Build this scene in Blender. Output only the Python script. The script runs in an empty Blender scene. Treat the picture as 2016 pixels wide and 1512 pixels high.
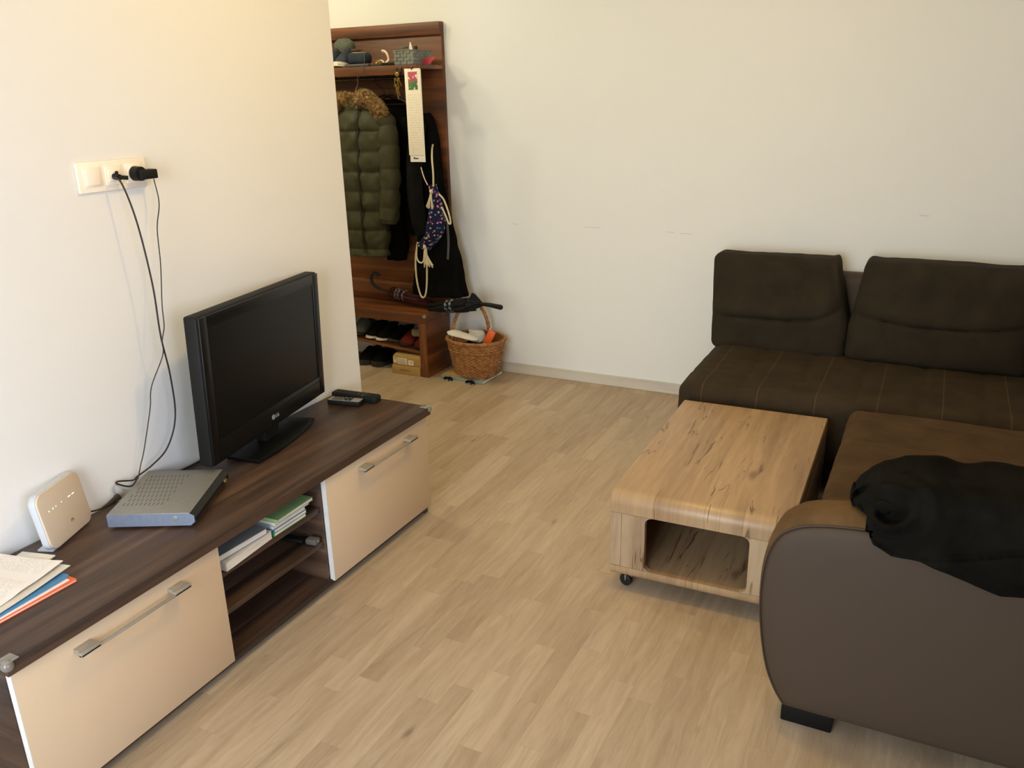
import bpy, bmesh, math, random
from mathutils import Vector, Matrix, noise, Euler
PI = math.pi
C = bpy.context.scene.collection
random.seed(7)

# ------------------------------------------------------------------ camera
scn = bpy.context.scene
cd = bpy.data.cameras.new('camera'); cam = bpy.data.objects.new('camera', cd); C.objects.link(cam)
cd.sensor_width = 36.0; cd.lens = 1650.0/2016*36.0; cd.clip_start = 0.02
Rr = Vector((0.89386823, 0.44774157, -0.02295520)); Rd = Vector((0.12629899, -0.30060937, -0.94534786)); Rf = Vector((-0.43017208, 0.84211727, -0.32525450))
mw = Matrix((Rr, -Rd, -Rf)).transposed().to_4x4(); mw.translation = Vector((0, 0, 1.55))
cam.matrix_world = mw
scn.camera = cam

# ------------------------------------------------------------------ world, lamps, exposure
w = bpy.data.worlds.new('world'); scn.world = w; w.use_nodes = True
w.node_tree.nodes['Background'].inputs[0].default_value = (0.62, 0.78, 1.0, 1)
w.node_tree.nodes['Background'].inputs[1].default_value = 0.4
def lamp(name, kind, loc, energy, color, size=0.1, rot=None, size_y=None):
    l = bpy.data.lights.new(name, kind); l.energy = energy; l.color = color
    o = bpy.data.objects.new(name, l); C.objects.link(o); o.location = loc
    if kind == 'AREA':
        l.size = size
        if size_y: l.shape = 'RECTANGLE'; l.size_y = size_y
    else:
        l.shadow_soft_size = size
    if rot: o.rotation_euler = rot
    return o
lamp('ceiling_bulb', 'POINT', (-0.80, 2.10, 2.38), 30, (1.0, 0.68, 0.16), 0.05)
lamp('hall_bulb', 'POINT', (-2.95, 3.00, 2.45), 15, (1.0, 0.92, 0.62), 0.04)
lamp('hall_bulb', 'POINT', (-3.39, 3.26, 2.45), 15, (1.0, 0.92, 0.62), 0.04)
lamp('balcony_daylight', 'AREA', (-0.80, -1.20, 1.20), 39, (0.84, 0.935, 1.0), 1.35, (math.radians(80), 0, math.radians(6)), 2.0).data.spread = math.radians(110)
lamp('added_side_fill', 'AREA', (1.52, -0.20, 1.45), 26, (0.71, 0.77, 1.0), 1.45, (math.radians(80), 0, PI/2), 1.25).data.spread = math.radians(110)  # unseen cool fill from the right, added to balance wall and floor tones
scn.view_settings.view_transform = 'Standard'; scn.view_settings.look = 'None'
scn.view_settings.exposure = 0.0; scn.view_settings.gamma = 1.0; scn.view_settings.use_curve_mapping = False

# ------------------------------------------------------------------ materials
def srgb(h):
    h = h.lstrip('#'); v = [int(h[i:i+2], 16)/255 for i in (0, 2, 4)]
    return tuple((c/12.92 if c <= .04045 else ((c+.055)/1.055)**2.4) for c in v) + (1,)
class NT:
    def __init__(s, name):
        s.m = bpy.data.materials.new(name); s.m.use_nodes = True; s.t = s.m.node_tree; s.n = s.t.nodes
        s.b = s.n['Principled BSDF']
    def node(s, typ, **kw):
        n = s.n.new(typ)
        for k, v in kw.items():
            if k.startswith('i_'):
                k2 = k[2:]; k2 = int(k2) if k2.isdigit() else k2.replace('_', ' ')
                s.put(n.inputs[k2], v)
            else: setattr(n, k, v)
        return n
    def put(s, sock, v):
        if hasattr(v, 'is_output') or isinstance(v, bpy.types.NodeSocket): s.t.links.new(v, sock)
        else: sock.default_value = v
    def math(s, op, a, b=0.0, c=0.0):
        n = s.n.new('ShaderNodeMath'); n.operation = op
        s.put(n.inputs[0], a); s.put(n.inputs[1], b); s.put(n.inputs[2], c); return n.outputs[0]
    def comb(s, x, y, z):
        n = s.n.new('ShaderNodeCombineXYZ'); s.put(n.inputs[0], x); s.put(n.inputs[1], y); s.put(n.inputs[2], z); return n.outputs[0]
    def obj(s): return s.n.new('ShaderNodeTexCoord').outputs['Object']
    def dot(s, v, vec):
        n = s.n.new('ShaderNodeVectorMath'); n.operation = 'DOT_PRODUCT'; s.put(n.inputs[0], v); n.inputs[1].default_value = vec; return n.outputs['Value']
    def noise(s, v, scale=5, detail=4, rough=.5, dist=0.0):
        n = s.n.new('ShaderNodeTexNoise'); s.put(n.inputs['Vector'], v); n.inputs['Scale'].default_value = scale
        n.inputs['Detail'].default_value = detail; n.inputs['Roughness'].default_value = rough; n.inputs['Distortion'].default_value = dist; return n.outputs[0]
    def wn(s, v):
        n = s.n.new('ShaderNodeTexWhiteNoise'); n.noise_dimensions = '3D'; s.put(n.inputs['Vector'], v); return n.outputs['Value']
    def ramp(s, f, stops):
        n = s.n.new('ShaderNodeValToRGB'); s.put(n.inputs[0], f); e = n.color_ramp.elements
        while len(e) < len(stops): e.new(.5)
        for i, (p, c) in enumerate(stops): e[i].position = p; e[i].color = srgb(c) if isinstance(c, str) else c
        return n.outputs[0]
    def mix(s, f, a, b, mode='MIX'):
        n = s.n.new('ShaderNodeMix'); n.data_type = 'RGBA'; n.blend_type = mode
        s.put(n.inputs[0], f); s.put(n.inputs[6], a); s.put(n.inputs[7], b); return n.outputs[2]
    def smooth(s, v, a, b):
        n = s.n.new('ShaderNodeMapRange'); n.interpolation_type = 'SMOOTHSTEP'
        s.put(n.inputs[0], v); n.inputs[1].default_value = a; n.inputs[2].default_value = b; return n.outputs[0]
    def bump(s, h, strength=.2, dist=.002):
        n = s.n.new('ShaderNodeBump'); s.put(n.inputs['Height'], h); n.inputs['Strength'].default_value = strength; n.inputs['Distance'].default_value = dist
        s.t.links.new(n.outputs[0], s.b.inputs['Normal'])
    def out(s, col, rough=.5, spec=.5, metal=0, **kw):
        s.put(s.b.inputs['Base Color'], srgb(col) if isinstance(col, str) else col)
        s.put(s.b.inputs['Roughness'], rough); s.b.inputs['Specular IOR Level'].default_value = spec; s.b.inputs['Metallic'].default_value = metal
        return s.m

def plain(name, col, rough=.5, spec=.5, metal=0, var=.06, nscale=30, bump=0.0, sheen=0):
    t = NT(name); o = t.obj(); n = t.noise(o, nscale, 4)
    c = srgb(col); lo = tuple(x*(1-var) for x in c[:3]) + (1,); hi = tuple(min(1, x*(1+var)) for x in c[:3]) + (1,)
    m = t.out(t.ramp(n, [(.3, lo), (.7, hi)]), rough, spec, metal)
    if bump: t.bump(n, bump)
    if sheen: t.b.inputs['Sheen Weight'].default_value = sheen; t.b.inputs['Sheen Roughness'].default_value = .4
    return m

def wood(name, stops, along=(0, 1, 0), across=(1, 0, 0), third=(0, 0, 1), fs=18, st=.08, rough=.4, spec=.4, knots=0, board=0, streak=.5, cracks=False, bump=.08, tone=.25):
    t = NT(name); P = t.obj()
    a, b, c = t.dot(P, along), t.dot(P, across), t.dot(P, third)
    if board:
        bi = t.math('FLOOR', t.math('DIVIDE', b, board)); r0 = t.wn(t.comb(bi, 3.1, .7))
        a = t.math('ADD', a, t.math('MULTIPLY', r0, 7))
    V = t.comb(b, t.math('MULTIPLY', a, st), c)
    warp = t.noise(t.comb(b, t.math('MULTIPLY', a, .35), c), 6, 3)
    V2 = t.comb(t.math('ADD', b, t.math('MULTIPLY', warp, .03)), t.math('MULTIPLY', a, st), c)
    n1 = t.noise(V2, fs, 6, .62, .6); n2 = t.noise(V, fs*9, 3, .6)
    f = t.math('ADD', t.math('MULTIPLY', n1, 1-streak*.35), t.math('MULTIPLY', n2, streak*.35))
    if board:
        f = t.math('ADD', f, t.math('MULTIPLY', t.math('SUBTRACT', r0, .5), tone))
    col = t.ramp(f, stops)
    if knots:
        vo = t.node('ShaderNodeTexVoronoi'); vo.feature = 'F1'
        t.put(vo.inputs['Vector'], t.comb(t.math('ADD', b, t.math('MULTIPLY', warp, .08)), t.math('MULTIPLY', a, .45), c)); vo.inputs['Scale'].default_value = knots
        wv = t.noise(V, fs*2, 3)
        k = t.smooth(t.math('ADD', vo.outputs['Distance'], t.math('MULTIPLY', wv, .16)), .20, .10)
        k = t.math('MULTIPLY', k, t.math('GREATER_THAN', t.wn(vo.outputs['Position']), .35))
        col = t.mix(t.math('MULTIPLY', k, .75), col, stops[0][1] if not isinstance(stops[0][1], str) else srgb(stops[0][1]))
    if cracks:
        cn = t.noise(t.comb(t.math('ADD', b, t.math('MULTIPLY', warp, .05)), t.math('MULTIPLY', a, .12), c), 26, 2, .5, .8)
        cr = t.math('MULTIPLY', t.smooth(t.math('ABSOLUTE', t.math('SUBTRACT', cn, .5)), .022, .004), t.smooth(t.noise(t.comb(b, t.math('MULTIPLY', a, .5), c), 8, 2), .50, .58))
        col = t.mix(t.math('MULTIPLY', cr, .75), col, srgb(cracks))
    m = t.out(col, rough, spec)
    if bump: t.bump(n2, bump, .001)
    return m

def fabric(name, col, rough=.9, wscale=900, var=.12, bump=.25, sheen=.3, extra=None, spec=.2):
    t = NT(name); o = t.obj(); n = t.noise(o, 9, 5, .6); n2 = t.noise(o, wscale, 2)
    c = srgb(col); lo = tuple(x*(1-var*2) for x in c[:3]) + (1,); hi = tuple(min(1, x*(1+var*2)) for x in c[:3]) + (1,)
    cc = t.ramp(t.math('ADD', t.math('MULTIPLY', n, .8), t.math('MULTIPLY', n2, .2)), [(.35, lo), (.65, hi)])
    if extra: cc = extra(t, o, cc)
    m = t.out(cc, rough, spec); t.bump(n2, bump, .0008)
    t.b.inputs['Sheen Weight'].default_value = sheen; t.b.inputs['Sheen Roughness'].default_value = .5
    t.b.inputs['Sheen Tint'].default_value = hi
    return m

def mat_wall(name, col, scuffs=False):
    t = NT(name); o = t.obj(); n = t.noise(o, 260, 3); n3 = t.noise(o, 1.3, 2)
    c = srgb(col)
    cc = t.ramp(n3, [(.3, tuple(x*.985 for x in c[:3])+(1,)), (.7, c)])
    if scuffs:
        sx = t.node('ShaderNodeSeparateXYZ', i_0=o); f = None
        for (x0, x1, z) in ((-1.69, -1.60, .874), (-1.24, -1.20, .869), (-1.17, -1.11, .866), (-2.13, -2.09, .872), (-.08, -.04, 1.0)):
            g = t.math('MULTIPLY', t.math('MULTIPLY', t.math('GREATER_THAN', sx.outputs[0], x0), t.math('LESS_THAN', sx.outputs[0], x1)),
                       t.smooth(t.math('ABSOLUTE', t.math('SUBTRACT', t.math('ADD', sx.outputs[2], t.math('MULTIPLY', t.noise(o, 22, 2), .006)), z+.003)), .0025, .0008))
            f = g if f is None else t.math('MAXIMUM', f, g)
        cc = t.mix(t.math('MULTIPLY', f, .35), cc, srgb('#8e8a84'))
    m = t.out(cc, .85, .2); t.bump(n, .12, .0008); return m

def mat_floor():
    t = NT('laminate_oak'); o = t.obj(); s = t.node('ShaderNodeSeparateXYZ', i_0=o); x, y = s.outputs[0], s.outputs[1]
    W = .0655
    i = t.math('FLOOR', t.math('DIVIDE', x, W)); r = t.wn(t.comb(i, 1.7, 0)); r2 = t.wn(t.comb(i, 9.2, 4))
    L = t.math('ADD', .40, t.math('MULTIPLY', r2, .18))
    yo = t.math('DIVIDE', t.math('ADD', y, t.math('MULTIPLY', r, 5)), L)
    j = t.math('FLOOR', yo); fy = t.math('FRACT', yo); fx = t.math('FRACT', t.math('DIVIDE', x, W))
    tone = t.wn(t.comb(i, j, 2.3)); hue = t.wn(t.comb(i, j, 8.8))
    off = t.math('MULTIPLY', tone, 31)
    V = t.comb(t.math('ADD', x, off), t.math('MULTIPLY', y, .09), hue)
    warp = t.noise(t.comb(t.math('ADD', x, off), t.math('MULTIPLY', y, .3), hue), 9, 2)
    V2 = t.comb(t.math('ADD', t.math('ADD', x, off), t.math('MULTIPLY', warp, .035)), t.math('MULTIPLY', y, .10), hue)
    g = t.noise(V2, 34, 5, .62, .7); g2 = t.noise(V, 260, 2)
    f = t.math('ADD', t.math('ADD', t.math('MULTIPLY', g, .62), t.math('MULTIPLY', g2, .16)), t.math('MULTIPLY', tone, .19))
    col = t.ramp(f, [(.22, '#8e7a64'), (.42, '#a69279'), (.6, '#b6a38a'), (.8, '#c6b59c')])
    col = t.mix(t.math('MULTIPLY', hue, .22), col, srgb('#a58a70'))
    vo = t.node('ShaderNodeTexVoronoi'); t.put(vo.inputs['Vector'], t.comb(t.math('ADD', x, t.math('MULTIPLY', warp, .02)), t.math('MULTIPLY', y, .5), hue)); vo.inputs['Scale'].default_value = 6.5
    k = t.smooth(t.math('ADD', vo.outputs['Distance'], t.math('MULTIPLY', g, .16)), .20, .09)
    k = t.math('MULTIPLY', k, t.math('GREATER_THAN', t.wn(vo.outputs['Position']), .45))
    col = t.mix(t.math('MULTIPLY', k, .55), col, srgb('#5e4a3a'))
    ex = t.math('MINIMUM', fx, t.math('SUBTRACT', 1, fx)); ey = t.math('MULTIPLY', t.math('MINIMUM', fy, t.math('SUBTRACT', 1, fy)), 6)
    e = t.smooth(t.math('MINIMUM', ex, ey), .022, .004)
    col = t.mix(t.math('MULTIPLY', e, .16), col, srgb('#8a715a'))
    m = t.out(col, t.math('ADD', .36, t.math('MULTIPLY', g, .12)), .35); t.bump(g2, .05, .0006); return m

WALNUT = [(.32, '#261b15'), (.45, '#3c2c23'), (.57, '#503b2e'), (.68, '#684f3e')]
RACK = [(.28, '#3a2012'), (.42, '#57321b'), (.56, '#734425'), (.68, '#8d5831'), (.8, '#a46d41')]
OAK = [(.25, '#735840'), (.40, '#96795a'), (.56, '#ab8e6b'), (.75, '#bd9f7a')]
OAK_COOL_LIT = [(.25, '#735b43'), (.40, '#957c60'), (.56, '#aa9172'), (.75, '#baa283')]  # same oak, greyed: cool daylight on upright faces put into the colour
M = {}
M['wall'] = mat_wall('wall_paint', '#e6e3dd')
M['wall_back'] = mat_wall('wall_paint_back', '#e4e4e3', True)
M['ceiling'] = mat_wall('ceiling_paint', '#eeeae2')
M['floor'] = mat_floor()
M['base'] = wood('baseboard_laminate', [(.3, '#b9b1a6'), (.5, '#c8c1b6'), (.7, '#d3cdc3')], (1, 0, 0), (0, 0, 1), (0, 1, 0), 16, .06, .5)
M['walnut'] = wood('dark_walnut', WALNUT, (0, 1, 0), (1, 0, 0), (0, 0, 1), 13, .05, .42, .45, board=.11, tone=.10)
M['walnut_v'] = wood('dark_walnut_side', WALNUT, (1, 0, 0), (0, 0, 1), (0, 1, 0), 13, .05, .42, .45)
M['cream'] = plain('cream_lacquer', '#cdb596', .35, .4, var=.015, nscale=4)
M['white_edge'] = plain('white_edging', '#d8d6d2', .4)
M['alu'] = plain('brushed_aluminium', '#a0988c', .42, .5, .25, nscale=200)
M['clear'] = plain('clear_plastic', '#d8d0c4', .15, .6, var=.02)
M['clear'].node_tree.nodes['Principled BSDF'].inputs['Transmission Weight'].default_value = .75
M['rack'] = wood('plum_wood', RACK, (1, 0, 0), (0, 0, 1), (0, 1, 0), 13, .05, .45, .4, board=.16, tone=.22)
M['rack_h'] = wood('plum_wood_top', RACK, (1, 0, 0), (0, 1, 0), (0, 0, 1), 13, .05, .45, .4, board=.14, tone=.22)
M['rack_v'] = wood('plum_wood_side', RACK, (0, 1, 0), (0, 0, 1), (1, 0, 0), 13, .07, .45, .4, board=.13, tone=.2)
M['rack_post'] = wood('plum_wood_post', RACK, (0, 0, 1), (1, 0, 0), (0, 1, 0), 15, .07, .45, .4)
M['oak_top'] = wood('oak_top', OAK, (0, .8, -.6), (1, 0, 0), (0, 0, 0), 11, .10, .38, .45, knots=5.5, board=.14, cracks='#55381f', tone=.07)
M['oak_front'] = wood('oak_front', OAK_COOL_LIT, (0, 0, 1), (1, 0, 0), (0, 1, 0), 15, .10, .42, .4, knots=5, cracks='#5a4028')
M['oak_side'] = wood('oak_side', OAK_COOL_LIT, (0, 0, 1), (0, 1, 0), (1, 0, 0), 15, .10, .42, .4, knots=4)
M['black_plastic'] = plain('black_plastic', '#11100f', .6, .25, var=.1)
M['black_gloss'] = plain('black_gloss', '#090909', .36, .3, var=.05)
M['screen'] = plain('lcd_screen', '#0b0b0a', .3, .2, var=.03, nscale=2)
M['logo_grey'] = plain('logo_grey', '#b9b9b5', .35, .5, .3)
M['silver'] = plain('silver_metal', '#8e8d88', .45, .5, .35, nscale=90)
M['silver_cool_lit'] = plain('silver_cool_lit', '#7d8596', .4, .5, .3, nscale=90)  # same silver, with the cool daylight on this side painted in as blue
M['vent'] = plain('vent_dark', '#55524c', .7)
M['brass'] = plain('brass', '#7d6540', .35, .5, .8)
M['gold'] = plain('gold_metal', '#8d7236', .4, .5, .7)
M['router'] = plain('router_white', '#d8c6ae', .3, .45, var=.01)
M['router_cool_lit'] = plain('router_rim_cool_lit', '#c3c6cc', .4, var=.01)  # white casing, bluish tint of the daylight put into the colour
M['led'] = plain('led_lens', '#f4fff8', .2)
M['led'].node_tree.nodes['Principled BSDF'].inputs['Emission Color'].default_value = (.8, 1, .95, 1)
M['led'].node_tree.nodes['Principled BSDF'].inputs['Emission Strength'].default_value = 1.5
M['red'] = plain('red_emblem', '#a06a50', .5)
M['socket'] = plain('socket_plastic', '#f6ead6', .35, .45, var=.01)
M['cable'] = plain('black_cable', '#2b211d', .5)
M['cable_white'] = plain('white_cable', '#cbbfae', .5)
M['taupe'] = plain('taupe_leatherette', '#43362a', .65, .35, var=.03, nscale=500, bump=.1)
M['piping'] = plain('piping', '#3f2f1f', .7)
def thread(t, o, cc, axis, pitch, off):
    s = t.node('ShaderNodeSeparateXYZ', i_0=o); v = t.math('ADD', s.outputs[axis], off)
    e = t.math('ABSOLUTE', t.math('SUBTRACT', t.math('FRACT', t.math('ADD', t.math('DIVIDE', v, pitch), .5)), .5))
    return t.mix(t.math('MULTIPLY', t.smooth(e, .0035/pitch, .0012/pitch), .36), cc, srgb('#6a5236'))
BROWN = '#33291c'
M['brown'] = fabric('brown_velour', '#2b241a', sheen=.15)
M['brown_seat'] = fabric('brown_velour_stitched', BROWN, sheen=.15, extra=lambda t, o, cc: thread(t, o, cc, 0, .2233, .6425))
M['brown_chaise'] = fabric('brown_velour_chaise', '#463421', sheen=.2, extra=lambda t, o, cc: thread(t, o, cc, 1, .235, -2.445))
M['brown_arm'] = fabric('brown_velour_arm', '#594329', sheen=.15)
M['foot'] = plain('dark_foot', '#0f0d0b', .6, .2)
M['black_cloth'] = fabric('black_fleece', '#151411', .95, 1400, .2, .3, .0, spec=.04)
M['black_coat'] = fabric('black_wool', '#0d0c0b', .95, 900, .2, .3, .0, spec=.06)
M['black_coat2'] = fabric('charcoal_wool', '#151413', .95, 900, .2, .3, .0, spec=.06)
M['parka'] = fabric('olive_nylon', '#3d3c2a', .55, 700, .08, .1, .2)
M['parka_dark'] = fabric('olive_dark', '#23261a', .8)
M['zip'] = plain('zip', '#1c1a16', .4)
def furx(t, o, cc):
    return t.mix(t.smooth(t.noise(o, 60, 3), .42, .62), cc, srgb('#c4a577'))
M['fur'] = fabric('fur_trim', '#806340', .9, 300, .25, .4, .3, furx)
M['navy'] = fabric('navy_mesh', '#2d3440', .85, 500)
M['grey_green'] = fabric('grey_green_textile', '#565a50', .9, 500)
M['sole_white'] = plain('sole_white', '#e6ddcc', .6)
M['sole_dark'] = plain('sole_dark', '#2b2722', .7)
M['sole_grey'] = plain('sole_grey', '#4a4a4c', .7)
M['lining'] = fabric('shoe_lining', '#0e0e0e')
M['beige'] = fabric('beige_suede', '#857d63')
M['red_suede'] = fabric('red_suede', '#6e2420')
M['cream_strap'] = plain('cream_strap', '#e5cfae', .5)
M['paper'] = plain('paper', '#f0ebe2', .8, var=.01)
M['book_pages'] = wood('book_pages', [(.3, '#b9b0a4'), (.5, '#d6cec2'), (.7, '#e8e2d8')], (0, 1, 0), (0, 0, 1), (1, 0, 0), 120, .05, .8, .2)
M['green'] = plain('green_cover', '#8fae78', .5); M['green2'] = plain('dark_green_cover', '#3c7a34', .5)
M['teal'] = plain('teal_cover', '#2f6473', .5); M['lightblue'] = plain('light_blue_cover', '#b8c6cc', .5); M['offwhite'] = plain('offwhite_cover', '#d8d0c2', .6)
M['greycover'] = plain('grey_cover', '#7f8384', .5)
M['blue'] = plain('blue_folder', '#4d86b0', .45); M['orange'] = plain('orange_folder', '#ee6a2c', .45)
M['orange2'] = plain('orange_plastic', '#e6601c', .4)
M['pink'] = plain('pink_paper', '#b93e4c', .6); M['coral'] = plain('pale_pink_paper', '#f2d2c4', .6)
M['card'] = plain('cardboard', '#a98a54', .75, .2, var=.05, nscale=12); M['card_dark'] = plain('cardboard_print', '#6e5326', .8)
M['mat'] = fabric('grey_mat', '#5f6055')
M['rope'] = wood('cotton_rope', [(.35, '#b0a180'), (.5, '#cdbf9e'), (.7, '#ddd2b6')], (0, 1, 1), (1, 0, 0), (0, 1, -1), 140, .6, .9, .1)
M['burgundy'] = fabric('burgundy_nylon', '#3e1a1c', .6); M['black_nylon'] = fabric('black_nylon', '#131416', .6)
M['label_white'] = plain('label_white', '#ded5c2', .7)
M['hook'] = plain('hook_metal', '#4b4038', .35, .5, .8)
M['hanger'] = plain('hanger_wire', '#2a2420', .4, .5, .6)
M['hanger_white'] = plain('hanger_cream', '#cdbfa4', .4)
M['ribbon'] = fabric('black_ribbon', '#121212')
M['album'] = plain('grey_blue_album', '#8b979b', .55); M['tan'] = plain('tan_board', '#b08c56', .7)
M['rubber'] = plain('castor_rubber', '#131313', .4)
M['grey_metal'] = plain('castor_metal', '#a5a29c', .3, .5, .8)
def mk_wicker():
    t = NT('wicker'); o = t.obj(); n = t.noise(o, 40, 3)
    cc = t.ramp(n, [(.3, '#80522b'), (.5, '#99683a'), (.7, '#ad7b48')]); return t.out(cc, .5, .4)
M['wicker'] = mk_wicker()
def mk_floral():
    t = NT('navy_floral_cotton'); o = t.obj(); vo = t.node('ShaderNodeTexVoronoi'); t.put(vo.inputs['Vector'], o); vo.inputs['Scale'].default_value = 62
    r = t.wn(vo.outputs['Position']); flower = t.ramp(r, [(0, '#e05a6a'), (.25, '#e08a96'), (.45, '#3f7d9c'), (.6, '#5a5fa8'), (.8, '#8a9a5a'), (1, '#c9b27a')])
    for e in (): pass
    k = t.smooth(vo.outputs['Distance'], .42, .30)
    return t.out(t.mix(k, srgb('#171a3a'), flower), .85, .2)
M['floral'] = mk_floral()
def mk_print(name, base='#ece6de', ink='#8f8a86', axis=1, other=0, pitch=.006, lo=None):
    t = NT(name); o = t.obj(); s = t.node('ShaderNodeSeparateXYZ', i_0=o)
    a, b = s.outputs[axis], s.outputs[other]
    row = t.math('FLOOR', t.math('DIVIDE', a, pitch)); fr = t.math('FRACT', t.math('DIVIDE', a, pitch))
    wv = t.wn(t.comb(row, t.math('FLOOR', t.math('MULTIPLY', b, 420)), 1.1))
    g = t.math('MULTIPLY', t.math('LESS_THAN', fr, .45), t.math('GREATER_THAN', wv, .42))
    g = t.math('MULTIPLY', g, t.math('LESS_THAN', t.math('ABSOLUTE', b), lo if lo else .085))
    g = t.math('MULTIPLY', g, t.math('GREATER_THAN', t.wn(t.comb(t.math('FLOOR', t.math('DIVIDE', row, 5)), 3, 3)), .25))
    return t.out(t.mix(t.math('MULTIPLY', g, .6), srgb(base), srgb(ink)), .8, .2)
M['print'] = mk_print('printed_paper', ink='#c4bfba')
M['cal_print'] = mk_print('calendar_print', '#efe6d6', '#cfc6b8', 2, 0, .0125, .035)
M['label_print'] = mk_print('box_label_print', '#e0d8c6', '#a49a88', 2, 0, .007, .06)

# ------------------------------------------------------------------ mesh helpers
def Tm(loc=(0, 0, 0), rot=(0, 0, 0)): return Matrix.Translation(loc) @ Euler(rot).to_matrix().to_4x4()
def box(bm, x0, x1, y0, y1, z0, z1, bev=0.0, seg=2, mat=None):
    t = bmesh.new(); bmesh.ops.create_cube(t, size=1)
    for v in t.verts: v.co = Vector(((x0+x1)/2+v.co.x*(x1-x0), (y0+y1)/2+v.co.y*(y1-y0), (z0+z1)/2+v.co.z*(z1-z0)))
    if bev: bmesh.ops.bevel(t, geom=t.edges[:], offset=bev, segments=seg, affect='EDGES', profile=.5)
    if mat: t.transform(mat)
    merge(bm, t); return bm
def merge(bm, t):
    me = bpy.data.meshes.new('tmp'); t.to_mesh(me); bm.from_mesh(me); bpy.data.meshes.remove(me); t.free()
def catmull(pts, n):
    P = [Vector(p) for p in pts]; P = [P[0]*2-P[1]] + P + [P[-1]*2-P[-2]]; out = []
    for i in range(1, len(P)-2):
        for k in range(n):
            t = k/n; a, b, c, d = P[i-1], P[i], P[i+1], P[i+2]
            out.append(.5*((2*b)+(c-a)*t+(2*a-5*b+4*c-d)*t*t+(3*b-a-3*c+d)*t**3))
    out.append(P[-2]); return out
def tube(bm, pts, r, n=8, sm=6, closed=False, rf=None, cap=True, squash=None):
    pts = catmull(pts, sm) if sm > 1 else [Vector(p) for p in pts]
    N = len(pts); rings = []; up = None
    for i, p in enumerate(pts):
        d = (pts[min(i+1, N-1)]-pts[max(i-1, 0)])
        if d.length < 1e-9: d = Vector((0, 0, 1))
        d.normalize()
        if up is None:
            up = d.orthogonal().normalized()
        up = (up-d*up.dot(d))
        if up.length < 1e-6: up = d.orthogonal()
        up.normalize(); s = d.cross(up)
        t = i/(N-1) if N > 1 else 0
        rr = rf(t) if rf else r
        rings.append([bm.verts.new(p+(up*math.cos(2*PI*k/n)+s*math.sin(2*PI*k/n)*(squash or 1))*rr) for k in range(n)])
    for a, b in zip(rings, rings[1:]):
        for k in range(n): bm.faces.new((a[k], a[(k+1) % n], b[(k+1) % n], b[k]))
    if cap: bm.faces.new(rings[0][::-1]); bm.faces.new(rings[-1])
    return bm
def loft(bm, rings, cap=True, closed=True):
    R = [[bm.verts.new(p) for p in r] for r in rings]; n = len(R[0])
    for a, b in zip(R, R[1:]):
        for k in range(n if closed else n-1): bm.faces.new((a[k], a[(k+1) % n], b[(k+1) % n], b[k]))
    if cap and closed: bm.faces.new(R[0][::-1]); bm.faces.new(R[-1])
    return bm
def lathe(bm, prof, c=(0, 0, 0), n=32, rx=1, ry=1, fn=None):
    rings = []
    for (r, z) in prof:
        ring = []
        for k in range(n):
            a = 2*PI*k/n; q = r+(fn(a, z) if fn else 0)
            ring.append((c[0]+q*math.cos(a)*rx, c[1]+q*math.sin(a)*ry, c[2]+z))
        rings.append(ring)
    return loft(bm, rings)
def prism(bm, poly, lo, hi, axis=2, bev=0.0):
    def mk(p, h):
        if axis == 2: return (p[0], p[1], h)
        if axis == 1: return (p[0], h, p[1])
        return (h, p[0], p[1])
    t = bmesh.new(); a = [t.verts.new(mk(p, lo)) for p in poly]; b = [t.verts.new(mk(p, hi)) for p in poly]; n = len(poly)
    for k in range(n): t.faces.new((a[k], a[(k+1) % n], b[(k+1) % n], b[k]))
    f1 = t.faces.new(a[::-1]); f2 = t.faces.new(b)
    bmesh.ops.recalc_face_normals(t, faces=t.faces)
    if bev:
        es = set(f1.edges) | set(f2.edges)
        bmesh.ops.bevel(t, geom=list(es), offset=bev, segments=2, affect='EDGES', profile=.5)
    merge(bm, t); return bm
def rrect(w, h, r, n=6, cx=0, cy=0):
    out = []
    for sx, sy, a0 in ((1, 1, 0), (-1, 1, PI/2), (-1, -1, PI), (1, -1, 3*PI/2)):
        for k in range(n+1):
            a = a0+PI/2*k/n; out.append((cx+sx*(w/2-r)+r*math.cos(a), cy+sy*(h/2-r)+r*math.sin(a)))
    return out
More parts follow.
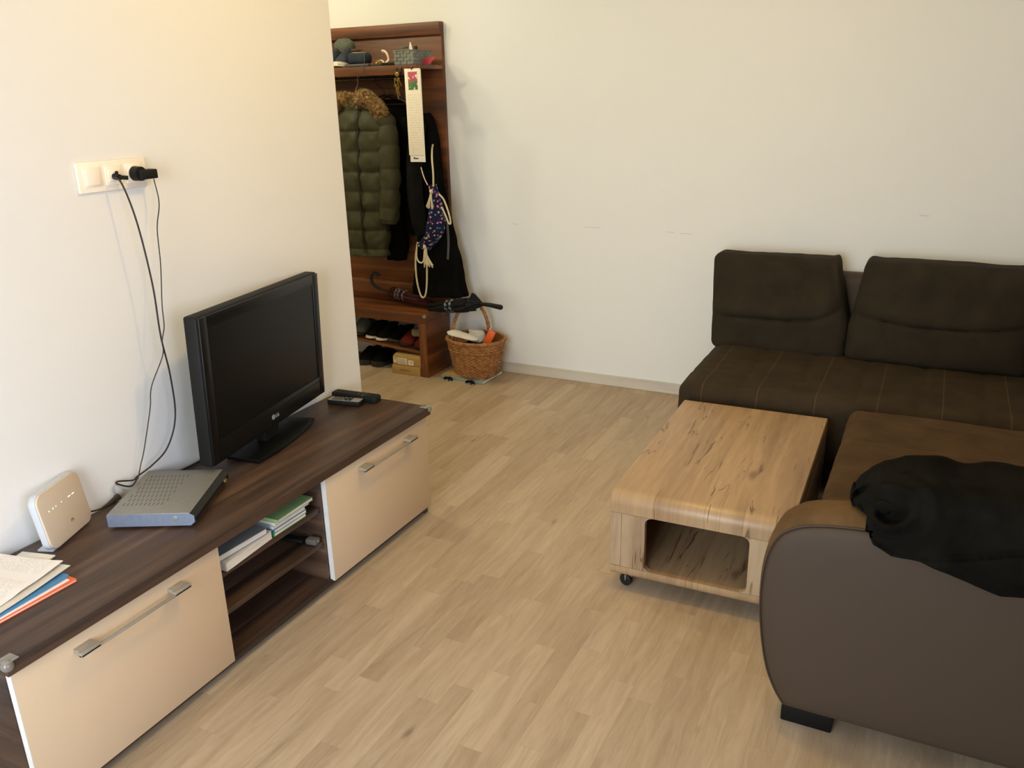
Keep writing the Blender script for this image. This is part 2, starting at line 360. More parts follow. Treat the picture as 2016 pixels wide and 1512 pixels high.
def soft(bm, x0, x1, y0, y1, z0, z1, r, d=.03, fn=None):
    """rounded block on a fine grid; fn(p, n) -> new position"""
    t = bmesh.new(); c = Vector(((x0+x1)/2, (y0+y1)/2, (z0+z1)/2)); h = Vector(((x1-x0)/2, (y1-y0)/2, (z1-z0)/2))
    seg = [max(4, int(2*q/d)) for q in h]; V = {}
    def vert(i, j, k):
        key = (i, j, k)
        if key not in V:
            p = Vector(((2*i/seg[0]-1)*h.x, (2*j/seg[1]-1)*h.y, (2*k/seg[2]-1)*h.z))
            rr = min(r, h.x*.999, h.y*.999, h.z*.999)
            q = Vector((max(-h.x+rr, min(h.x-rr, p.x)), max(-h.y+rr, min(h.y-rr, p.y)), max(-h.z+rr, min(h.z-rr, p.z))))
            dd = p-q
            nn = dd.normalized() if dd.length > 1e-9 else Vector((0, 0, 1))
            # remap so that the corner region is evenly rounded
            p2 = q+nn*rr if dd.length > 1e-9 else p
            p3 = c+p2
            if fn: p3 = fn(p3, nn)
            V[key] = t.verts.new(p3)
        return V[key]
    a, b, cc = seg
    for i in range(a):
        for j in range(b):
            t.faces.new((vert(i, j, 0), vert(i, j+1, 0), vert(i+1, j+1, 0), vert(i+1, j, 0)))
            t.faces.new((vert(i, j, cc), vert(i+1, j, cc), vert(i+1, j+1, cc), vert(i, j+1, cc)))
    for i in range(a):
        for k in range(cc):
            t.faces.new((vert(i, 0, k), vert(i+1, 0, k), vert(i+1, 0, k+1), vert(i, 0, k+1)))
            t.faces.new((vert(i, b, k), vert(i, b, k+1), vert(i+1, b, k+1), vert(i+1, b, k)))
    for j in range(b):
        for k in range(cc):
            t.faces.new((vert(0, j, k), vert(0, j, k+1), vert(0, j+1, k+1), vert(0, j+1, k)))
            t.faces.new((vert(a, j, k), vert(a, j+1, k), vert(a, j+1, k+1), vert(a, j, k+1)))
    bmesh.ops.recalc_face_normals(t, faces=t.faces)
    merge(bm, t); return bm
def ball(bm, c, r, sc=(1, 1, 1), n=16):
    t = bmesh.new(); bmesh.ops.create_uvsphere(t, u_segments=n, v_segments=max(6, n//2), radius=r)
    for v in t.verts: v.co = Vector(c)+Vector((v.co.x*sc[0], v.co.y*sc[1], v.co.z*sc[2]))
    merge(bm, t); return bm
def cyl(bm, a, b, r, n=20, r2=None):
    return tube(bm, [a, b], r, n, 1, rf=(lambda t: r+(r2-r)*t) if r2 is not None else None)

def obj(name, bm, mat, parent=None, smooth=True, world=True, angle=35):
    """links bm as one mesh object; bm is in world metres unless world=False"""
    if parent is not None and world: bm.transform(WM[parent.name].inverted())
    bmesh.ops.recalc_face_normals(bm, faces=bm.faces)
    me = bpy.data.meshes.new(name); bm.to_mesh(me); bm.free()
    me.materials.append(mat)
    if smooth:
        me.shade_smooth(); 
        try: me.set_sharp_from_angle(angle=math.radians(angle))
        except Exception: pass
    o = bpy.data.objects.new(name, me); C.objects.link(o)
    if parent is not None: o.parent = parent
    WM[o.name] = WM[parent.name].copy() if parent is not None else Matrix.Identity(4)
    return o
WM = {}
def thing(name, label, cat, loc=(0, 0, 0), rotz=0, group=None):
    o = bpy.data.objects.new(name, None); C.objects.link(o); o.empty_display_size = .05
    o.location = loc; o.rotation_euler = (0, 0, rotz); WM[o.name] = Tm(loc, (0, 0, rotz))
    return tag(o, label, cat, group)
def tag(o, label, cat, group=None):
    o['label'] = label; o['category'] = cat
    if group: o['group'] = group
    return o
def single(name, label, cat, bm, mat, group=None, origin=None, **kw):
    if origin is not None: bm.transform(Matrix.Translation(-Vector(origin)))
    o = obj(name, bm, mat, None, **kw)
    if origin is not None: o.location = origin; WM[o.name] = Matrix.Translation(origin)
    return tag(o, label, cat, group)
def struct(name, bm, mat, smooth=False):
    o = obj(name, bm, mat, None, smooth=smooth); o['kind'] = 'structure'; return o
B = bmesh.new
def text_bm(s, size, thick=.0006):
    cu = bpy.data.curves.new('txt', 'FONT'); cu.body = s; cu.size = size; cu.extrude = thick; cu.align_x = 'LEFT'
    o = bpy.data.objects.new('txt', cu); me = bpy.data.meshes.new_from_object(o); bm = B(); bm.from_mesh(me)
    bpy.data.objects.remove(o); bpy.data.curves.remove(cu); bpy.data.meshes.remove(me); return bm

# ------------------------------------------------------------------ the room
XL, YB, YE = -2.066, 4.215, 2.663
XR, YF, ZC = 1.55, -1.25, 2.60
struct('floor', box(B(), -4.3, XR+.15, YF-.15, YB+.15, -.10, 0), M['floor'])
struct('ceiling', box(B(), -4.3, XR+.15, YF-.15, YB+.15, ZC, ZC+.1), M['ceiling'])
struct('wall_left', box(B(), XL-.12, XL, YF, YE, 0, ZC, .002), M['wall'])
struct('wall_back', box(B(), -4.2, XR, YB, YB+.12, 0, ZC), M['wall_back'])
bm = B(); wy0, wy1, wz0, wz1 = -.95, .55, .80, 2.10
box(bm, XR, XR+.12, YF, wy0, 0, ZC); box(bm, XR, XR+.12, wy1, YB, 0, ZC); box(bm, XR, XR+.12, wy0, wy1, 0, wz0); box(bm, XR, XR+.12, wy0, wy1, wz1, ZC)
struct('wall_right', bm, M['wall'])
bm = B()
for a in (wy0, wy1-.06): box(bm, XR+.03, XR+.09, a, a+.06, wz0, wz1)
for a in (wz0, wz1-.06): box(bm, XR+.03, XR+.09, wy0, wy1, a, a+.06)
struct('added_window_right', bm, M['white_edge'])  # out-of-view frame and opening, added to house the side fill light
struct('wall_hall', box(B(), -4.25, -4.13, 1.35, YB, 0, ZC), M['wall'])
struct('wall_hall_near', box(B(), -4.13, XL-.12, 1.35, 1.47, 0, ZC), M['wall'])
bm = B(); wx0, wx1, wz0, wz1 = -1.50, -.10, .06, 2.25
box(bm, XL-.12, wx0, YF-.12, YF, 0, ZC); box(bm, wx1, XR+.12, YF-.12, YF, 0, ZC); box(bm, wx0, wx1, YF-.12, YF, 0, wz0); box(bm, wx0, wx1, YF-.12, YF, wz1, ZC)
struct('wall_front', bm, M['wall'])
bm = B()
for a in (wx0, (wx0+wx1)/2-.03, wx1-.06): box(bm, a, a+.06, YF-.09, YF-.03, wz0, wz1)
box(bm, wx0, wx1, YF-.09, YF-.03, wz0, wz0+.06); box(bm, wx0, wx1, YF-.09, YF-.03, wz1-.06, wz1)
struct('window_1', bm, M['white_edge'])
# baseboards
struct('baseboard_back', box(box(B(), -2.51, -1.0115, YB-.014, YB, 0, .058, .002), -1.010, XR, YB-.014, YB, 0, .058, .002), M['base'])
struct('baseboard_left', box(B(), XL, XL+.004, YF, .80, 0, .058, .001), M['base'])

# ------------------------------------------------------------------ TV stand
XS = -1.643
t = thing('tv_stand', 'long low dark walnut TV cabinet with two cream fronts standing along the left wall', 'tv stand', (-1.85, 1.66, 0))
y0, y1 = .835, 2.497
top = obj('worktop', box(B(), XL+.004, XS+.012, y0-.008, y1+.012, .413, .445, .002), M['walnut'], t)
for (cy, s) in ((y0-.008, 1), (y1+.012, -1)):
    bm = B(); n = []
    ball(bm, (XS+.012-.006, cy+s*.006, .437), .0135, (1, 1, 1.05), 14)
    box(bm, XS+.012-.030, XS+.0135, min(cy-s*.0015, cy+s*.03), max(cy-s*.0015, cy+s*.03), .4452, .4475, .001)
    obj('corner_protector', bm, M['clear'], t)['label'] = 'clear plastic corner guard'
for ya, yb in ((y0+.0, y0+.022), (y1-.022, y1)):
    obj('side_panel', box(B(), XL+.004, XS-.020, ya, yb, 0.0, .413, .001), M['walnut_v'], t)
for ya in (1.425, 1.880):
    obj('divider', box(B(), XL+.012, XS-.020, ya, ya+.018, .03, .413, .001), M['walnut_v'], t)
obj('back_panel', box(B(), XL+.004, XL+.010, y0+.022, y1-.022, .03, .413), M['walnut'], t)
obj('bottom_panel', box(box(B(), XL+.012, XS-.010, y0+.022, y1-.022, .022, .040, .001), XS-.055, XS-.040, y0+.022, y1-.022, 0, .022), M['walnut'], t)
for z in (.308, .187):
    obj('shelf', box(B(), XL+.012, XS-.024, 1.443, 1.880, z-.018, z, .001), M['walnut'], t)
for ya, yb, ha, hb in ((.838, 1.431, .976, 1.299), (1.890, 2.494, 2.056, 2.381)):
    d = obj('door', box(B(), XS-.018, XS, ya, yb, .036, .411, .0015), M['cream'], t)
    d['label'] = 'cream lacquered flap front'
    obj('door_edge', box(B(), XS-.0182, XS-.0002, ya-.0012, ya+.0004, .037, .410), M['white_edge'], d)['label'] = 'white edge band'
    bm = B(); z = .372; L = .052
    for (a, b) in ((ha, ha+L), (hb-L, hb)):
        box(bm, XS, XS+.026, a+.004, b-.004, z-.004, z+.006, .001); box(bm, XS+.022, XS+.034, a, b, z-.005, z+.0065, .0012)
    box(bm, XS+.025, XS+.034, ha, hb, z-.0055, z+.0005, .001)
    obj('handle', bm, M['alu'], d)

# ------------------------------------------------------------------ television
tv = thing('television', 'black flat television turned towards the room on the dark cabinet', 'television', (-1.941, 2.009, .445), math.radians(101.9))
tilt = Tm((0, 0, .056), (math.radians(1.6), math.radians(1.0), 0))
W, H = .731, .465
def L(bm): bm.transform(tilt); return bm
bz = .040; bb = .075
bm = B(); box(bm, -W/2, W/2, .0, .045, 0, H, .007, 3)
box(bm, -W/2+.05, W/2-.05, .040, .075, .05, H-.04, .015, 3)
obj('casing', L(bm), M['black_plastic'], tv, world=False)
bm = B()
def ringplate(bm, X0, X1, Z0, Z1, x0, x1, z0, z1, ya, yb):
    box(bm, X0, x0, ya, yb, Z0, Z1, .0015); box(bm, x1, X1, ya, yb, Z0, Z1, .0015); box(bm, x0, x1, ya, yb, Z0, z0, .0015); box(bm, x0, x1, ya, yb, z1, Z1, .0015)
ringplate(bm, -W/2+.004, W/2-.004, .004, H-.004, -W/2+bz, W/2-bz, bb, H-bz, -.006, .001)
obj('bezel', L(bm), M['black_gloss'], tv, world=False)
obj('screen', L(box(B(), -W/2+bz, W/2-bz, -.0025, .0015, bb, H-bz)), M['screen'], tv, world=False)
obj('bezel_trim', L(box(B(), -W/2+bz-.01, W/2-bz+.01, -.0072, -.006, bb-.018, bb-.0165)), M['black_plastic'], tv, world=False)
bm = text_bm('LG', .018); bm.transform(Tm((.0, -.0068, .030), (PI/2, 0, 0)))
r_ = B(); lathe(r_, [(.0068, -.0006), (.0090, -.0006), (.0090, .0006), (.0068, .0006), (.0068, -.0006)], n=24)
r_.transform(Tm((-.014, -.0068, .037), (PI/2, 0, 0))); merge(bm, r_)
box(bm, -.0148, -.0134, -.0074, -.0062, .033, .041); box(bm, -.0148, -.011, -.0074, -.0062, .033, .0342)
obj('logo', L(bm), M['logo_grey'], tv, world=False)
st = B(); poly = [(-.19, -.045), (-.10, -.060), (0, -.064), (.11, -.058), (.20, -.040), (.185, .085), (-.175, .085)]
prism(st, poly, .0005, .014, 2, .004)
obj('stand_base', st, M['black_gloss'], tv, world=False)
nk = B(); box(nk, -.045, .045, .010, .050, .012, .09, .006)
obj('stand_neck', nk, M['black_plastic'], tv, world=False)

# ------------------------------------------------------------------ receiver box
rc = thing('receiver_box', 'flat silver receiver with slotted lid lying askew in front of the television', 'receiver', (-1.722, 1.437, .4456), math.radians(117-90))
# local: +y runs along the black fascia, -x runs to the wall
Wd, Ln = .228, .285
bm = B(); prism(bm, rrect(Wd, Ln, .003, 2, -Wd/2-.012, Ln/2), .006, .044, 2, .001)
obj('case', bm, M['silver'], rc, world=False)
obj('side_cover', prism(B(), [(-Wd-.012, .007), (-.012, .007), (.0, .018), (.0, .036), (-.012, .043), (-Wd-.012, .043)], -.0018, -.0002, 1), M['silver_cool_lit'], rc, world=False)
bm = B(); prism(bm, [(-.012, .008), (.003, .014), (.003, .030), (-.010, .043), (-.012, .043)], .001, Ln-.001, 1)
obj('fascia', bm, M['black_gloss'], rc, world=False)['label'] = 'black front strip'
bm = B(); lathe(bm, [(.009, 0), (.009, .006), (.006, .009)], n=20); bm.transform(Tm((.002, Ln-.04, .022), (0, PI/2, 0)))
obj('knob', bm, M['brass'], rc, world=False)
bm = B(); box(bm, .0022, .0034, .004, Ln-.004, .0135, .0150)
obj('trim_strip', bm, M['brass'], rc, world=False)
bm = B(); lathe(bm, [(.0075, 0), (.0075, .0012), (.005, .0018)], n=18); bm.transform(Tm((-.052, -.0018, .030), (PI/2, 0, 0)))
obj('button', bm, M['silver'], rc, world=False)
bm = B()
for i in range(8):
    for j in range(5):
        for q in range(2):
            x = -Wd+.010+j*.024+(q*.012 if 0 else 0)+(.006 if i % 2 else 0); y = .060+i*.026
            box(bm, x+q*.012-.0011, x+q*.012+.0011, y-.008, y+.008, .0438, .0443)
obj('vent_slots', bm, M['vent'], rc, world=False)
for x in (-.03, -Wd+.01):
    for y in (.03, Ln-.03): obj('rubber_foot', lathe(B(), [(.008, .0), (.008, .007)], (x, y, 0), 12), M['rubber'], rc, world=False)

# ------------------------------------------------------------------ router
ro = thing('router', 'white upright router with rounded corners standing near the paper pile', 'router', (-1.990, 1.262, .445), math.radians(112))
RT = Tm((0, 0, .004), (math.radians(-8), 0, 0))
bm = B(); prism(bm, rrect(.192, .158, .028, 8, 0, .079), .004, .024, 1, .004); bm.transform(RT)
obj('body', bm, M['router_cool_lit'], ro, world=False)
bm = B(); prism(bm, rrect(.188, .154, .027, 8, 0, .079), -.001, .005, 1, .002); bm.transform(RT)
obj('front_cover', bm, M['router'], ro, world=False)
bm = B()
for k in range(8):
    a = math.radians(200-k*31.5)
    p = B(); lathe(p, [(.0012, -.0004), (.0022, .0), (.0012, .0004)], n=10); p.transform(Tm((.012+.0042*math.cos(a), -.0012, .040+.0042*math.sin(a)), (PI/2, 0, 0))); merge(bm, p)
bm.transform(RT); obj('logo', bm, M['red'], ro, world=False)
for x, w_ in ((-.060, .003), (-.043, .004), (-.030, .002), (-.005, .002)):
    bm = ball(B(), (x, -.0012, .103), .0016, (w_/.0016*.6, .5, 1), 8); bm.transform(RT); obj('status_light', bm, M['led'], ro, world=False)
for x in (.030, .047): bm = box(B(), x-.005, x+.005, -.0018, -.0008, .102, .1036); bm.transform(RT); obj('status_light', bm, M['led'], ro, world=False)
bm = B(); box(bm, -.085, .075, .008, .052, 0, .006, .002); obj('stand_foot', bm, M['router_cool_lit'], ro, world=False)

# ------------------------------------------------------------------ papers and folders at the left edge
def sheet(name, label, cat, cx, cy, z, w_, h_, rz, mat, thick=.0012, curl=0, fold=0, **kw):
    bm = B(); N = 14
    g = [[None]*(N+1) for _ in range(N+1)]; top = []
    for s in (0, 1):
        for i in range(N+1):
            for j in range(N+1):
                u, v = i/N-.5, j/N-.5
                zz = curl*max(0, (u+v)*1.0)**2 + fold*math.exp(-((v-.1)/.08)**2) + .0006*math.sin(9*u+7*v)*(1 if curl else 0)
                g[i][j] = bm.verts.new((u*w_, v*h_, zz+(thick if s else 0)))
        top.append([r[:] for r in g]); g = [[None]*(N+1) for _ in range(N+1)]
    a, b = top
    for i in range(N):
        for j in range(N):
            bm.faces.new((a[i][j], a[i][j+1], a[i+1][j+1], a[i+1][j])); bm.faces.new((b[i][j], b[i+1][j], b[i+1][j+1], b[i][j+1]))
        for (p, q) in (((i, 0), (i+1, 0)), ((i, N), (i+1, N)), ((0, i), (0, i+1)), ((N, i), (N, i+1))):
            bm.faces.new((a[p[0]][p[1]], a[q[0]][q[1]], b[q[0]][q[1]], b[p[0]][p[1]]))
    o = obj(name, bm, mat, None, world=False); o.location = (cx, cy, z); o.rotation_euler = (0, 0, rz)
    return tag(o, label, cat)
def corner_sheet(name, label, cat, corner, z, rz, w_, h_, mat, **kw):
    # corner = far right corner in plan
    c, s = math.cos(rz), math.sin(rz); cx = corner[0]-(w_/2*c-h_/2*s); cy = corner[1]-(w_/2*s+h_/2*c)
    return sheet(name, label, cat, cx, cy, z, w_, h_, rz, mat, **kw)
RZ = math.radians(-1)
bm = B(); box(bm, -.11, .11, -.155, .155, 0, .0022, .0008); fo = single('folder', 'orange folder, lowest of the pile at the near end of the cabinet', 'folder', bm, M['orange']); fo.location = (-1.893, .958, .4455); fo.rotation_euler = (0, 0, RZ)
WM[fo.name] = Matrix.Translation(fo.location)
bm = B(); box(bm, -.108, .109, -.153, .153, .0024, .0058, .0003); o = obj('inner_sheets', bm, M['paper'], fo, world=False)
bm = B(); box(bm, -.110, .110, -.155, .155, .0060, .0075, .0005); o = obj('cover', bm, M['orange'], fo, world=False)
corner_sheet('document_sheet', 'white sheet lying on the orange folder below the blue folder', 'paper', (-1.790, 1.098), .4534, math.radians(1), .21, .297, M['paper'], thick=.003)
corner_sheet('folder', 'blue folder between the orange folder and the printed sheets', 'folder', (-1.797, 1.103), .4568, math.radians(2), .215, .300, M['blue'], thick=.006, curl=.002)
corner_sheet('document_sheet', 'grey-backed sheet with a raised corner on the blue folder', 'paper', (-1.815, 1.124), .4650, math.radians(7), .21, .297, M['offwhite'], thick=.0015, curl=.008)
corner_sheet('document_sheet', 'printed form lying topmost on the pile of papers', 'paper', (-1.838, 1.122), .4675, math.radians(8), .21, .297, M['print'], thick=.002, curl=.014, fold=.003)
corner_sheet('document_sheet', 'plain white sheet at the wall side of the paper pile', 'paper', (-1.935, 1.165), .4490, math.radians(14), .10, .25, M['paper'], thick=.0035)

# ------------------------------------------------------------------ remotes
def remote(name, label, loc, rz, Ln, Wd, Ht, face, btn, silver=False):
    t = thing(name, label, 'remote control', loc, rz)
    bm = B(); prism(bm, rrect(Ln, Wd, min(.012, Wd*.3), 5), 0, Ht, 2, .004); obj('body', bm, M['black_plastic'], t, world=False)
    bm = B(); prism(bm, rrect(Ln*.94, Wd*.86, .006, 4), Ht-.0002, Ht+.0008, 2, .0003); obj('face_plate', bm, face, t, world=False)
    bm = B(); rows = int(Ln/.012)
    for i in range(2, rows-2):
        for j in (-1, 0, 1):
            if rows*.52 < i < rows*.70: continue
            x = -Ln/2+.012*i; box(bm, x-.0035, x+.0035, j*Wd*.27-.0035, j*Wd*.27+.0035, Ht+.0006, Ht+.0022, .0005)
    ring = B(); lathe(ring, [(.007, 0), (.007, .002), (Wd*.30, .002), (Wd*.30, 0)], n=20); ring.transform(Tm((-Ln/2+.012*rows*.61, 0, Ht+.0006))); merge(bm, ring)
    obj('buttons', bm, btn, t, world=False)
    if silver:
        bm = B(); box(bm, Ln*.19, Ln*.205, -Wd*.46, Wd*.46, Ht+.0004, Ht+.0014); obj('trim_strip', bm, M['silver'], t, world=False)
    return t
remote('remote_control', 'smaller remote with grey face at the far end of the cabinet', (-1.948, 2.405, .4455), math.radians(11), .140, .047, .018, plain('grey_keypad', '#8d8b84', .5), M['black_plastic'])
remote('remote_control', 'longer all-black remote behind the grey-faced one', (-1.940, 2.462, .4455), math.radians(4), .205, .046, .024, M['black_plastic'], M['sole_dark'], True)

# ------------------------------------------------------------------ books and gadget in the open shelves
def book(label, x0, x1, y0_, y1_, z0, z1, cover, rz=0, cat='book', pages=None):
    cx, cy = (x0+x1)/2, (y0_+y1_)/2; t = thing('book', label, cat, (cx, cy, z0), rz)
    hx, hy, hz = (x1-x0)/2, (y1_-y0_)/2, z1-z0; ct = min(.0012, hz*.2)
    obj('pages', box(B(), -hx+.001, hx-.0015, -hy+.0015, hy-.0015, ct, hz-ct), pages or M['book_pages'], t, world=False)
    bm = B(); box(bm, -hx, hx, -hy, hy, 0, ct); box(bm, -hx, hx, -hy, hy, hz-ct, hz); box(bm, -hx, hx, -hy-.0004, -hy+.001, 0, hz)
    obj('cover', bm, cover, t, world=False); return t
book('thick white paperback at the bottom of the left stack in the open shelf', -1.84, -1.662, 1.455, 1.655, .3085, .334, M['offwhite'], math.radians(4))
book('loose-leaf pad with cream edges on top of the left stack in the open shelf', -1.85, -1.672, 1.452, 1.645, .3345, .353, M['greycover'], math.radians(-3))
book('white book with a green spine lowest under the pale green book', -1.86, -1.668, 1.668, 1.815, .3085, .3205, M['green2'], 0)
book('white book with a teal spine in the stack under the pale green book', -1.86, -1.666, 1.668, 1.816, .3208, .3325, M['teal'], 0)
book('white book with a light blue spine in the stack under the pale green book', -1.86, -1.668, 1.668, 1.814, .3328, .3445, M['lightblue'], 0)
book('white book directly below the pale green book', -1.85, -1.664, 1.670, 1.828, .3448, .3550, M['offwhite'], math.radians(1))
t = book('pale green book on top of the right stack in the open shelf', -1.86, -1.655, 1.672, 1.838, .3553, .3655, M['green'], math.radians(1.5))
t = thing('hair_iron', 'slim black appliance with a rounded grey end on the middle shelf', 'appliance', (-1.676, 1.850, .1876), math.radians(188))
bm = B(); soft(bm, -.012, .030, -.015, .015, .0, .022, .007, .006); obj('end_cap', bm, M['vent'], t, world=False)
bm = B(); box(bm, .040, .22, -.014, .014, .002, .013, .003); obj('body', bm, M['black_plastic'], t, world=False)
bm = B(); ball(bm, (-.012, .002, .014), .003, n=8); obj('button', bm, M['led'] if 0 else M['silver'], t, world=False)

# ------------------------------------------------------------------ wall sockets and cables
t = thing('wall_socket', 'white triple wall plate with switch, aerial socket and power socket', 'wall socket', (XL, 1.634, 1.367))
x = XL
obj('frame', box(B(), x, x+.009, 1.522, 1.746, 1.327, 1.408, .003), M['socket'], t)
for cy, nm in ((1.566, 'switch_rocker'), (1.634, 'aerial_socket'), (1.702, 'power_socket')):
    bm = B(); box(bm, x+.008, x+.0115, cy-.027, cy+.027, 1.341, 1.394, .0015)
    if nm == 'switch_rocker': box(bm, x+.010, x+.0145, cy-.022, cy+.022, 1.346, 1.389, .002)
    elif nm == 'aerial_socket': box(bm, x+.010, x+.0135, cy-.020, cy+.020, 1.351, 1.384, .002)
    else:
        r_ = B(); lathe(r_, [(.024, 0), (.024, .004), (.021, .004), (.020, -.002), (0.001, -.002)], n=28); r_.transform(Tm((x+.0105, cy, 1.366), (0, PI/2, 0))); merge(bm, r_)
    obj(nm, bm, M['socket'], t)
# aerial cable
t = thing('aerial_cable', 'thick black aerial cable hanging from the middle socket to the cabinet', 'cable', (-2.04, 1.63, .445))
bm = B(); tube(bm, [(-2.035, 1.613, 1.365), (-2.020, 1.626, 1.345), (-2.005, 1.642, 1.236), (-2.000, 1.655, 1.060), (-2.000, 1.654, 0.908), (-2.005, 1.669, 0.777), (-2.015, 1.671, 0.644), (-2.020, 1.629, 0.558), (-2.030, 1.573, 0.520), (-2.040, 1.522, 0.502), (-2.045, 1.510, 0.494), (-2.050, 1.463, 0.509), (-2.050, 1.462, 0.501), (-2.045, 1.499, 0.479), (-2.040, 1.524, 0.497)], .0026, 8, 8)
obj('cord', bm, M['cable'], t)
bm = B(); cyl(bm, (-2.0535, 1.632, 1.364), (-2.032, 1.632, 1.362), .0085, 16); tube(bm, [(-2.036, 1.632, 1.362), (-2.030, 1.640, 1.361), (-2.024, 1.652, 1.359)], .006, 10, 4); ball(bm, (-2.046, 1.636, 1.374), .005, n=10)
obj('plug', bm, M['black_plastic'], t)
t = thing('power_adapter', 'black plug-in power adapter with a thin wavy cable in the right socket', 'adapter', (-2.04, 1.70, 1.365))
bm = B(); cyl(bm, (-2.0545, 1.700, 1.366), (-2.025, 1.700, 1.366), .0195, 26); box(bm, -2.048, -2.014, 1.690, 1.748, 1.350, 1.376, .003, 2)
obj('body', bm, M['black_plastic'], t)
pts = [(-2.030, 1.744, 1.348), (-2.020, 1.738, 1.280), (-2.015, 1.718, 1.210), (-2.010, 1.703, 1.109), (-2.002, 1.676, 0.994), (-1.992, 1.668, 0.935), (-1.990, 1.649, 0.896), (-2.000, 1.647, 0.847), (-2.015, 1.608, 0.763), (-2.020, 1.593, 0.703), (-2.025, 1.568, 0.631), (-2.030, 1.553, 0.570), (-2.035, 1.537, 0.535), (-2.030, 1.516, 0.506), (-2.030, 1.506, 0.490), (-2.030, 1.524, 0.510)]
bm = B(); tube(bm, [Vector(p)+Vector((0, .003*math.sin(i*2.1), 0)) for i, p in enumerate(pts)], .0017, 7, 6)
obj('cord', bm, M['cable'], t)
bm = B(); tube(bm, [(-2.055, 1.792, .4485), (-2.058, 1.80, .475), (-2.050, 1.83, .52), (-2.03, 1.87, .58), (-2.01, 1.90, .62)], .0030, 8, 6)
tube(bm, [(-2.055, 1.792, .4485), (-2.05, 1.74, .4485), (-2.052, 1.66, .4485), (-2.055, 1.56, .4485)], .0030, 8, 6)
single('television_cable', 'short black cable rising behind the near edge of the television', 'cable', bm, M['cable'], origin=(-2.055, 1.79, .445))
bm = B(); tube(bm, [(-2.058, 1.440, .4475), (-2.060, 1.446, .470), (-2.060, 1.447, .492), (-2.060, 1.461, .497), (-2.060, 1.476, .476), (-2.058, 1.482, .4475)], .0015, 7, 6)
single('network_cable', 'thin pale cable loop against the wall behind the silver receiver', 'cable', bm, M['cable_white'], origin=(-2.06, 1.45, .445))
t = thing('router_cable', 'dark plug and lead between the router and the silver receiver', 'cable', (-2.03, 1.40, .445))
bm = B(); tube(bm, [(-2.035, 1.345, .470), (-2.042, 1.370, .460), (-2.045, 1.395, .455)], .0025, 8, 5); obj('cord', bm, M['cable'], t)
bm = B(); tube(bm, [(-2.045, 1.392, .455), (-2.045, 1.42, .458), (-2.047, 1.455, .466)], .008, 8, 4, rf=lambda q: .003+.007*q); obj('plug', bm, M['cable'], t)

# ------------------------------------------------------------------ coffee table
t = thing('coffee_table', 'light oak block coffee table on castors with a rounded open front', 'coffee table', (-.553, 2.757, 0), math.radians(1.0))
hx, hy = .278, .473; zb, z1_, z2_, zt = .052, .092, .284, .355
def yz_prof(z0, z1, rtop, rbot):
    pts = []
    def arc(cy, cz, r, a0, a1, n=8):
        return [(cy+r*math.cos(a0+(a1-a0)*k/n), cz+r*math.sin(a0+(a1-a0)*k/n)) for k in range(n+1)]
    if rtop: pts += arc(hy-rtop, z1-rtop, rtop, 0, PI/2)+arc(-hy+rtop, z1-rtop, rtop, PI/2, PI)
    else: pts += [(hy, z1), (-hy, z1)]
    if rbot: pts += arc(-hy+rbot, z0+rbot, rbot, PI, 1.5*PI)+arc(hy-rbot, z0+rbot, rbot, 1.5*PI, 2*PI)
    else: pts += [(-hy, z0), (hy, z0)]
    return pts
obj('top_panel', prism(B(), yz_prof(z2_+.001, zt, .042, 0), -hx, hx, 0, .003), M['oak_top'], t, world=False, angle=50)
obj('bottom_panel', prism(B(), yz_prof(zb, z1_, 0, .030), -hx, hx, 0, .003), M['oak_top'], t, world=False, angle=50)
for s in (-1, 1):
    x0_, x1_ = sorted((s*hx, s*(hx-.038)))
    obj('side_panel', box(B(), x0_, x1_, -hy+.0005, hy-.0005, z1_+.001, z2_, .0012), M['oak_side'] if 0 else M['oak_front'], t, world=False)
for s in (-1, 1):
    for yy in (-1, 1):
        x0_, x1_ = sorted((s*(hx-.039), s*(hx-.116)))
        y0_, y1_ = sorted((yy*hy, yy*(hy-.020)))
        # post with rounded inner corners
        xi = s*(hx-.116)
        poly = [(s*(hx-.039), z1_+.001), (s*(hx-.039), z2_)]
        r = .022
        pts = poly + [(xi-s*r, z2_)] + [(xi-s*r+s*r*math.sin(a), z2_-r+r*math.cos(a)) for a in [PI/2*k/6 for k in range(1, 7)]]
        pts += [(xi-s*r+s*r*math.cos(a), z1_+.001+r-r*math.sin(a)) for a in [PI/2*k/6 for k in range(0, 6)]] + [(xi-s*r, z1_+.001)]
        obj('post', prism(B(), pts, y0_, y1_, 1), M['oak_front'], t, world=False)
for s in (-1, 1):
    for yy in (-1, 1):
        cx, cy = s*(hx-.045), yy*(hy-.045)
        c_ = obj('castor', lathe(B(), [(.019, -.010), (.0215, -.007), (.0215, .007), (.019, .010)], n=24), M['rubber'], t, world=False)
        c_.data.transform(Tm((cx, cy, .0216), (0, PI/2, 1.25)))
        bm = B(); cyl(bm, (cx, cy, .036), (cx, cy, .0525), .009, 16); box(bm, -.013, .013, -.012, .012, .012, .036, .004, mat=Tm((cx+.004, cy+.004, .006), (0, 0, .5)))
        lathe(bm, [(.016, .048), (.016, .0525)], (cx, cy, 0), 16)
        obj('castor_housing', bm, M['grey_metal'], c_, world=False)

